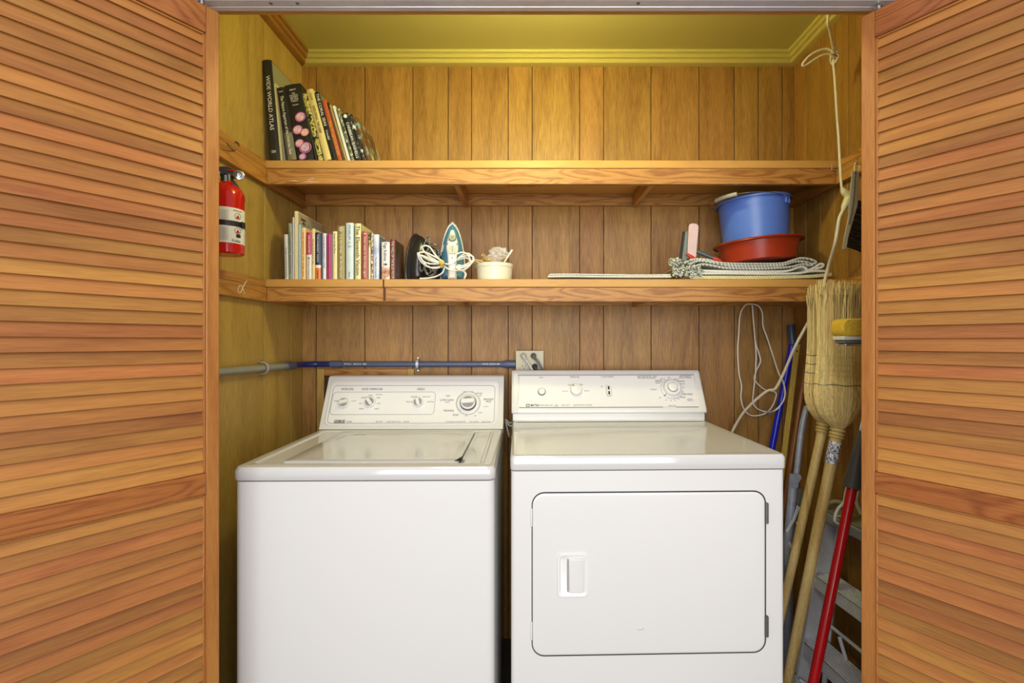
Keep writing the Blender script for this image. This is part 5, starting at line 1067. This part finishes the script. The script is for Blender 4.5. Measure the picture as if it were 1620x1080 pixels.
# rear legs and spreader
for off in (0.012, Wd - 0.03):
    b0 = A0 + dep * 0.115 + dn * off; b1 = A1 + dep * 0.055 + dn * off; b0.x = min(b0.x, XR - 0.02); b1.x = min(b1.x, XR - 0.02)
    MB().tube([b0, b1 - Vector((0, 0, .03))], 0.009, 10).build('rear_leg', M['alu'], ldr, world=True)
m0 = A0 + dep * 0.125 + dn * 0.012
for z in (0.09, 0.27):
    MB().tube([m0 + Vector((0.004, 0, z)), m0 + dn * (Wd - 0.042) + Vector((0.004, 0, z))], 0.006, 8).build('rear_crossbar', M['alu'], ldr, world=True)
MB().tube([A0 + (A1 - A0) * 0.13 + dn * 0.02 + dep * .01, A0 + (A1 - A0) * 0.06 + dn * 0.06 + dep * 0.09], 0.005, 8).build('spreader', M['alu'], ldr, world=True)
MB().tube([m0 + dn * 0.08 + Vector((-.01, 0, 0.27)), m0 + dn * 0.17 + Vector((-.01, 0, 0.10))], 0.006, 8).build('diagonal_brace', M['alu'], ldr, world=True)
for z in (0.10, 0.02):
    c0 = A0 + (A1 - A0) * (z / A1.z); MB().cyl(c0 + dn * 0.012 - dep * 0.001, c0 + dn * 0.012 + dep * 0.0005, 0.0035, n=12).build('rail_rivet', M['ink'], ldr, world=True)
# pale plastic clip with two prongs on top of the ladder
cl = thing('tool_clip', 'pale grey plastic two-pronged clip standing on top of the step ladder', 'clip', P(1335, 800, 1.56))
cpl = plain('clip_plastic', srgb(206, 206, 196), 0.35)
YK = 1.56
MB().tube(catmull([P(1340.5, 771, YK), P(1337.5, 780, YK), P(1335, 794, YK), P(1327, 803, YK), (P(1322, 812, YK)), P(1321, 818, YK), P(1321, 824, YK), P(1329, 830, YK)], 5), 0.0048, 8).build('prong', cpl, cl, world=True)
MB().tube(catmull([P(1357, 777, YK), P(1354, 790, YK), P(1358, 803, YK), P(1362, 812, YK)], 5), 0.0058, 8).build('prong', cpl, cl, world=True)
MB().tube([P(1329, 830, YK), P(1342, 832, YK), P(1362, 832, YK)], 0.0048, 8).build('clip_base', cpl, cl, world=True)
MB().tube([P(1323, 816, YK), P(1334, 816, YK), P(1345, 818, YK)], 0.0030, 8).build('clip_bar', cpl, cl, world=True)
# ================================================================ left wall: extinguisher, conduit
EX, EY = -0.889, 1.445; z0 = 1.494; r_ = 0.0455
fe = thing('fire_extinguisher', 'small red fire extinguisher strapped to the left closet wall', 'fire extinguisher', (EX, EY, z0))
er = plain('extinguisher_red', srgb(196, 26, 20), 0.16, noise_amt=0.03); el = plain('extinguisher_black', srgb(32, 32, 32), 0.35)
MB().lathe([(r_ * .9, 0), (r_, 0.004), (r_, 0.172), (r_ * .97, 0.182), (r_ * .86, 0.193), (r_ * .62, 0.204), (r_ * .42, 0.209), (r_ * .36, 0.212), (r_ * .34, 0.222)], n=48).build('cylinder', er, fe)
lm = plain('label_white', srgb(230, 228, 224), 0.4)
lbm = MB().lathe([(r_ + .0004, 0.030), (r_ + .0006, 0.031), (r_ + .0006, 0.131), (r_ + .0004, 0.132)], n=48, cap=False).build('label', lm, fe)
fd = math.atan2(-EY, -EX)     # direction of the camera from the cylinder
def onc(ang_, z, lift=0.001): return mframe((math.cos(ang_) * (r_ + lift), math.sin(ang_) * (r_ + lift), z), (-math.sin(ang_), math.cos(ang_), 0), (0, 0, 1))
def ctext(s, off, z, size, mat, width): return text_mesh('label_text', s, size, onc(fd + off, z), mat, lbm, ext=0.0001, width=width)
for i in range(8): ctext('use water on wood paper cloth', -0.28, 0.122 - i * 0.0042, 0.003, M['ink_grey'], 0.034)
for i in range(10): ctext('remote pin hold unit upright squeeze', -0.28, 0.072 - i * 0.0038, 0.0028, M['ink_grey'], 0.034)
ctext('INSTRUCTIONS', 0.60, 0.124, 0.0065, plain('label_red', srgb(150, 30, 40), 0.4), 0.026)
for z in (0.108, 0.066):
    MB(onc(fd + 0.62, z, 0.0012)).prism([(-0.006, -0.005), (0.006, -0.005), (0, 0.005)], 0, 0.0003, 'z').build('warning_mark', er, lbm)
    ring(circ(0.009, 20), 0.0006, onc(fd + 0.62, z + .001, 0.0014)).build('mark_ring', M['ink_grey'], lbm)
MB(onc(fd + 0.66, 0.052, 0.0012)).prism(rrect(0.014, 0.010, 0.003, 3), 0, 0.0003, 'z').build('picture_mark', M['ink'], lbm)
ctext('Kidde', 0.52, 0.037, 0.011, M['ink'], 0.024)
MB().lathe([(r_ + .001, 0.079), (r_ + .0018, 0.079), (r_ + .0018, 0.094), (r_ + .001, 0.094)], n=48, cap=False).build('strap', el, fe)
bk_ = MB(onc(fd + 0.95, 0.0865, 0.001)); bk_.box((-0.007, -0.009, 0), (0.007, 0.009, 0.006)); bk_.build('strap_buckle', el, fe, bevel=0.001)
hv = Vector((math.cos(fd), math.sin(fd), 0)); hu = Vector((-math.sin(fd), math.cos(fd), 0))
MB().tube([Vector((0, 0, 0.216)), Vector((0, 0, 0.236))], [0.017, 0.015], 16).build('valve_head', el, fe)
MB(mframe((0, 0, 0.236), hu, (0, 0, 1))).prism([(-0.046, -0.004), (0.020, -0.008), (0.034, 0.004), (0.028, 0.010), (0.002, 0.022), (-0.012, 0.020), (-0.046, 0.008)], -0.011, 0.011, 'z').build('lever', el, fe, bevel=0.003)
MB(mframe((0, 0, 0.236), hu, (0, 0, 1))).prism([(0.014, -0.010), (0.030, -0.030), (0.046, -0.062), (0.046, -0.075), (0.030, -0.052), (0.006, -0.020)], -0.009, 0.009, 'z').build('carry_handle', el, fe, bevel=0.002)
gT = mframe(hu * 0.030 + hv * 0.012 + Vector((0, 0, 0.236)), hu, (0, 0, 1))
MB(gT).lathe([(0.0105, 0), (0.0145, 0.002), (0.0145, 0.005), (0.0125, 0.006)], n=24).build('pressure_gauge', M['chrome'], fe)
ring(circ(0.007, 16), 0.0010, gT, lift=0.0062).build('gauge_mark', M['ink'], fe)
MB(mframe(hv * 0.0 + Vector((0, 0, 0.226)), hu, (0, 0, 1))).box((-0.006, -0.014, 0.015), (0.000, 0.004, 0.0185)).build('tag', M['steel_blue'], fe)
MB().tube([hu * -0.040 + hv * 0.008 + Vector((0, 0, .232)), hu * -0.018 + hv * 0.012 + Vector((0, 0, .230))], [0.013, 0.009], 14).build('nozzle', plain('nozzle_white', srgb(224, 220, 210), 0.4), fe)
MB().tube([hu * 0.0 + hv * 0.013 + Vector((0, 0, .246)), hu * 0.024 + hv * 0.013 + Vector((0, 0, .247))], 0.002, 8).build('safety_pin', er, fe)
wbk = MB(); wbk.box((XL - EX + 0.0005, -0.020, 0.02), (-r_ + 0.0005, 0.020, 0.20)); wbk.build('wall_bracket', el, fe, bevel=0.001)
# conduit
zc1 = 1.146; rc = 0.0118
pvc = plain('pvc_grey', srgb(148, 152, 146), 0.35, noise_amt=0.05); pvb = plain('pvc_blue_grey', srgb(86, 96, 122), 0.35, noise_amt=0.06); pvd = plain('pvc_deep_blue', srgb(34, 46, 110), 0.3)
cd = thing('wall_conduit', 'grey and blue plastic conduit clamped along the left and back walls to the outlet', 'conduit', (XL + 0.02, 1.25, zc1))
xw_ = XL + 0.016; yw_ = YB - 0.016
MB().tube([(xw_, 1.215, zc1 + 0.004), (xw_, 1.45, zc1 + 0.003), (xw_, 1.885, zc1)], rc, 16).build('pipe', pvc, cd, world=True)
MB().tube([(xw_, 1.88, zc1), (xw_, 1.94, zc1)], rc * 1.28, 16).build('coupling', pvb, cd, world=True)
MB().tube(catmull([(xw_, 1.935, zc1), (xw_, 1.965, zc1), (xw_ + 0.012, 2.005, zc1), (xw_ + 0.05, yw_, zc1), (xw_ + 0.09, yw_, zc1)], 6) + [Vector((-0.818, yw_, zc1))], rc, 16).build('elbow', pvd, cd, world=True)
MB().tube([(-0.822, yw_, zc1), (-0.775, yw_, zc1)], rc * 1.25, 16).build('coupling', pvb, cd, world=True)
MB().tube([(-0.78, yw_, zc1), (-0.09, yw_, zc1)], rc, 16).build('pipe', pvb, cd, world=True)
MB().tube([(-0.115, yw_, zc1), (-0.095, yw_, zc1), (-0.056, yw_, zc1)], [rc, rc * 1.4, rc * 1.4], 16).build('outlet_coupling', pvb, cd, world=True)
text_mesh('pipe_lettering', 'PVC SCH 40', 0.010, mframe((-0.715, yw_ - rc - 0.0006, zc1 + 0.001), (1, 0, 0), (0, 0, 1)), M['ink_white'], cd, ext=0.0002, width=0.09, world=True)
text_mesh('pipe_lettering', '- PVC SCH 40', 0.010, mframe((-0.160, yw_ - rc - 0.0006, zc1 + 0.001), (1, 0, 0), (0, 0, 1)), M['ink_white'], cd, ext=0.0002, width=0.075, world=True)
def clamp(c, along):
    c = Vector(c); al = Vector(along); out = Vector((1, 0, 0)) if al.y else Vector((0, -1, 0)); up = Vector((0, 0, 1)); rings = []
    t_ = thing('pipe_clamp', 'metal pipe clamp holding the grey conduit on the left wall' if al.y else 'metal pipe clamp holding the conduit at the middle of the back wall', 'pipe clamp', c, group=None)
    pth = [c + up * 0.024 - out * 0.015] + [c + up * 0.019 * math.sin(a) + out * 0.0165 * math.cos(a) for a in [PI / 2 - PI * k / 14 for k in range(15)]] + [c - up * 0.024 - out * 0.015]
    MB().loft([[p - al * 0.0055, p + al * 0.0055, p + al * 0.0055 + (p - c).normalized() * 0.002, p - al * 0.0055 + (p - c).normalized() * 0.002] for p in pth]).build('strap', M['track'], t_, world=True, smooth=False)
    for sg in (1, -1): MB().tube([c + up * sg * 0.026 - out * 0.015, c + up * sg * 0.026 - out * 0.004], 0.0032, 8).build('screw', M['chrome'], t_, world=True)
clamp((xw_, 1.72, zc1 + .001), (0, 1, 0)); clamp(((661 - CX) / 382, yw_, zc1), (1, 0, 0))
# access panel frame behind the washer
af = thing('access_panel', 'wood-framed access panel on the back wall behind the washer', 'panel', ((579 - CX) / 379, YB, 0.60))
ax0, ax1, az1, az0 = -0.880, -0.478, 1.126, 0.60; fwid = 0.028
def fbox(lo, hi, nm='frame_rail', mt=None): sbox(lo, hi).build(nm, mt or M['shelf_x'], af, world=True, bevel=0.002)
fbox((ax0, YB - 0.012, az0), (ax0 + fwid, YB - 0.0005, az1), 'frame_stile', M['panel_side']); fbox((ax1 - fwid, YB - 0.012, az0), (ax1, YB - 0.0005, az1), 'frame_stile', M['panel_side'])
fbox((ax0 + fwid, YB - 0.012, az1 - fwid), (ax1 - fwid, YB - 0.0005, az1)); fbox((ax0 + fwid, YB - 0.012, az0), (ax1 - fwid, YB - 0.0005, az0 + fwid))
fbox((ax0 + fwid, YB - 0.003, az0 + fwid), (ax1 - fwid, YB - 0.0005, az1 - fwid), 'shaded_recess', plain('recess_shade', srgb(60, 34, 20), 0.6))  # flat dark sheet for the recess, its shade put into the colour
# outlet box, plugs
ox0, ox1, oz1, oz0 = (816 - CX) / 386, (860 - CX) / 386, EYE - (554.5 - 540) / 386, EYE - (554.5 - 540) / 386 - 0.116; yo = YB - 0.042
ob = thing('outlet_box', 'beige surface-mounted four-socket outlet box between the washer and dryer tops', 'electrical outlet', ((ox0 + ox1) / 2, YB, (oz0 + oz1) / 2))
bei = plain('outlet_beige', srgb(168, 162, 134), 0.4, 0.2, noise_amt=0.03)
MB().box((ox0 + .001, yo + 0.002, oz0 + .001), (ox1 - .001, YB - 0.0005, oz1 - .001)).build('back_box', bei, ob, world=True, bevel=0.002)
MB().box((ox0, yo, oz0), (ox1, yo + 0.002, oz1)).build('cover_plate', bei, ob, world=True, bevel=0.001)
iv = plain('socket_ivory', srgb(186, 182, 158), 0.35)
for i, (x, z) in enumerate([((829 - CX) / 388, 1.182), ((845 - CX) / 388, 1.182), ((829 - CX) / 388, 1.138), ((845 - CX) / 388, 1.138)]):
    s_ = MB(mframe((x, yo, z), (1, 0, 0), (0, 0, 1))).prism(circ(0.0165, 24, 0, 0, 0.0145), 0, 0.002, 'z').build('socket', iv, ob, world=True)
    for dx_ in (-0.006, 0.006): MB().box((x + dx_ - 0.001, yo - 0.0026, z - 0.002), (x + dx_ + 0.001, yo - 0.0019, z + 0.006)).build('slot', M['ink'], s_, world=True)
    MB().cyl((x, yo - 0.0026, z - 0.007), (x, yo - 0.0019, z - 0.007), 0.0022, n=10).build('slot', M['ink'], s_, world=True)
def plugc(label, x, z, mat, pts, r, name='power_plug'):
    t_ = thing(name, label, 'plug', (x, yo - .002, z))
    MB().tube([(x, yo - 0.0028, z), (x, yo - 0.018, z), (x + .002, yo - 0.026, z - .004), (x + .006, yo - 0.031, z - .012)], [0.0115, 0.0115, 0.0085, 0.005], 14).build('plug_body', mat, t_, world=True)
    MB().tube(catmull([(x + .006, yo - 0.031, z - .012)] + pts, 6), r, 8).build('cord', mat, t_, world=True)
plugc('white plug and cord in the upper left socket of the outlet box', (828 - CX) / 388, 1.182, plain('plug_white', srgb(206, 204, 192), 0.4), [((834 - CX) / 392, yo - .036, 1.160), ((843 - CX) / 392, yo - .034, 1.122), ((848 - CX) / 392, yo - .02, 1.08), ((850 - CX) / 392, yo - .012, 0.9), ((850 - CX) / 392, yo - .010, 0.6)], 0.0042)
plugc('grey plug and flat cord in the upper right socket of the outlet box', (844 - CX) / 388, 1.182, plain('plug_grey', srgb(104, 106, 104), 0.4), [((850 - CX) / 392, yo - .036, 1.162), ((857 - CX) / 392, yo - .034, 1.130), ((861 - CX) / 392, yo - .02, 1.09), ((863 - CX) / 392, yo - .012, 0.9), ((863 - CX) / 392, yo - .010, 0.6)], 0.0052)
plugc('dark plug in the lower right socket of the outlet box', (846 - CX) / 388, 1.138, plain('plug_dark', srgb(58, 60, 56), 0.4), [((856 - CX) / 392, yo - .034, 1.118), ((862 - CX) / 392, yo - .022, 1.09), ((867 - CX) / 392, yo - .012, 0.9), ((868 - CX) / 392, yo - .010, 0.6)], 0.0040)
# supply cable between the machines
wc = thing('washer_cable', 'white cable crossing the gap between washer and dryer at top height', 'cable', P(803, 668, 1.98))
MB().tube(catmull([(-0.082, 1.995, 0.86), P(800, 664, 1.99), P(806, 669, 1.99), P(812, 667, 1.98), P(818, 669, 2.0), (0.0, 2.02, 0.84)], 6), 0.0028, 7).build('cord', cordw, wc, world=True)
MB().tube(catmull([(-0.082, 2.005, 0.85), P(800, 668, 1.995), P(806, 673, 1.99), P(813, 673, 1.99), P(820, 672, 2.0), (0.0, 2.03, 0.83)], 6), 0.0028, 7).build('cord', cordw, wc, world=True)
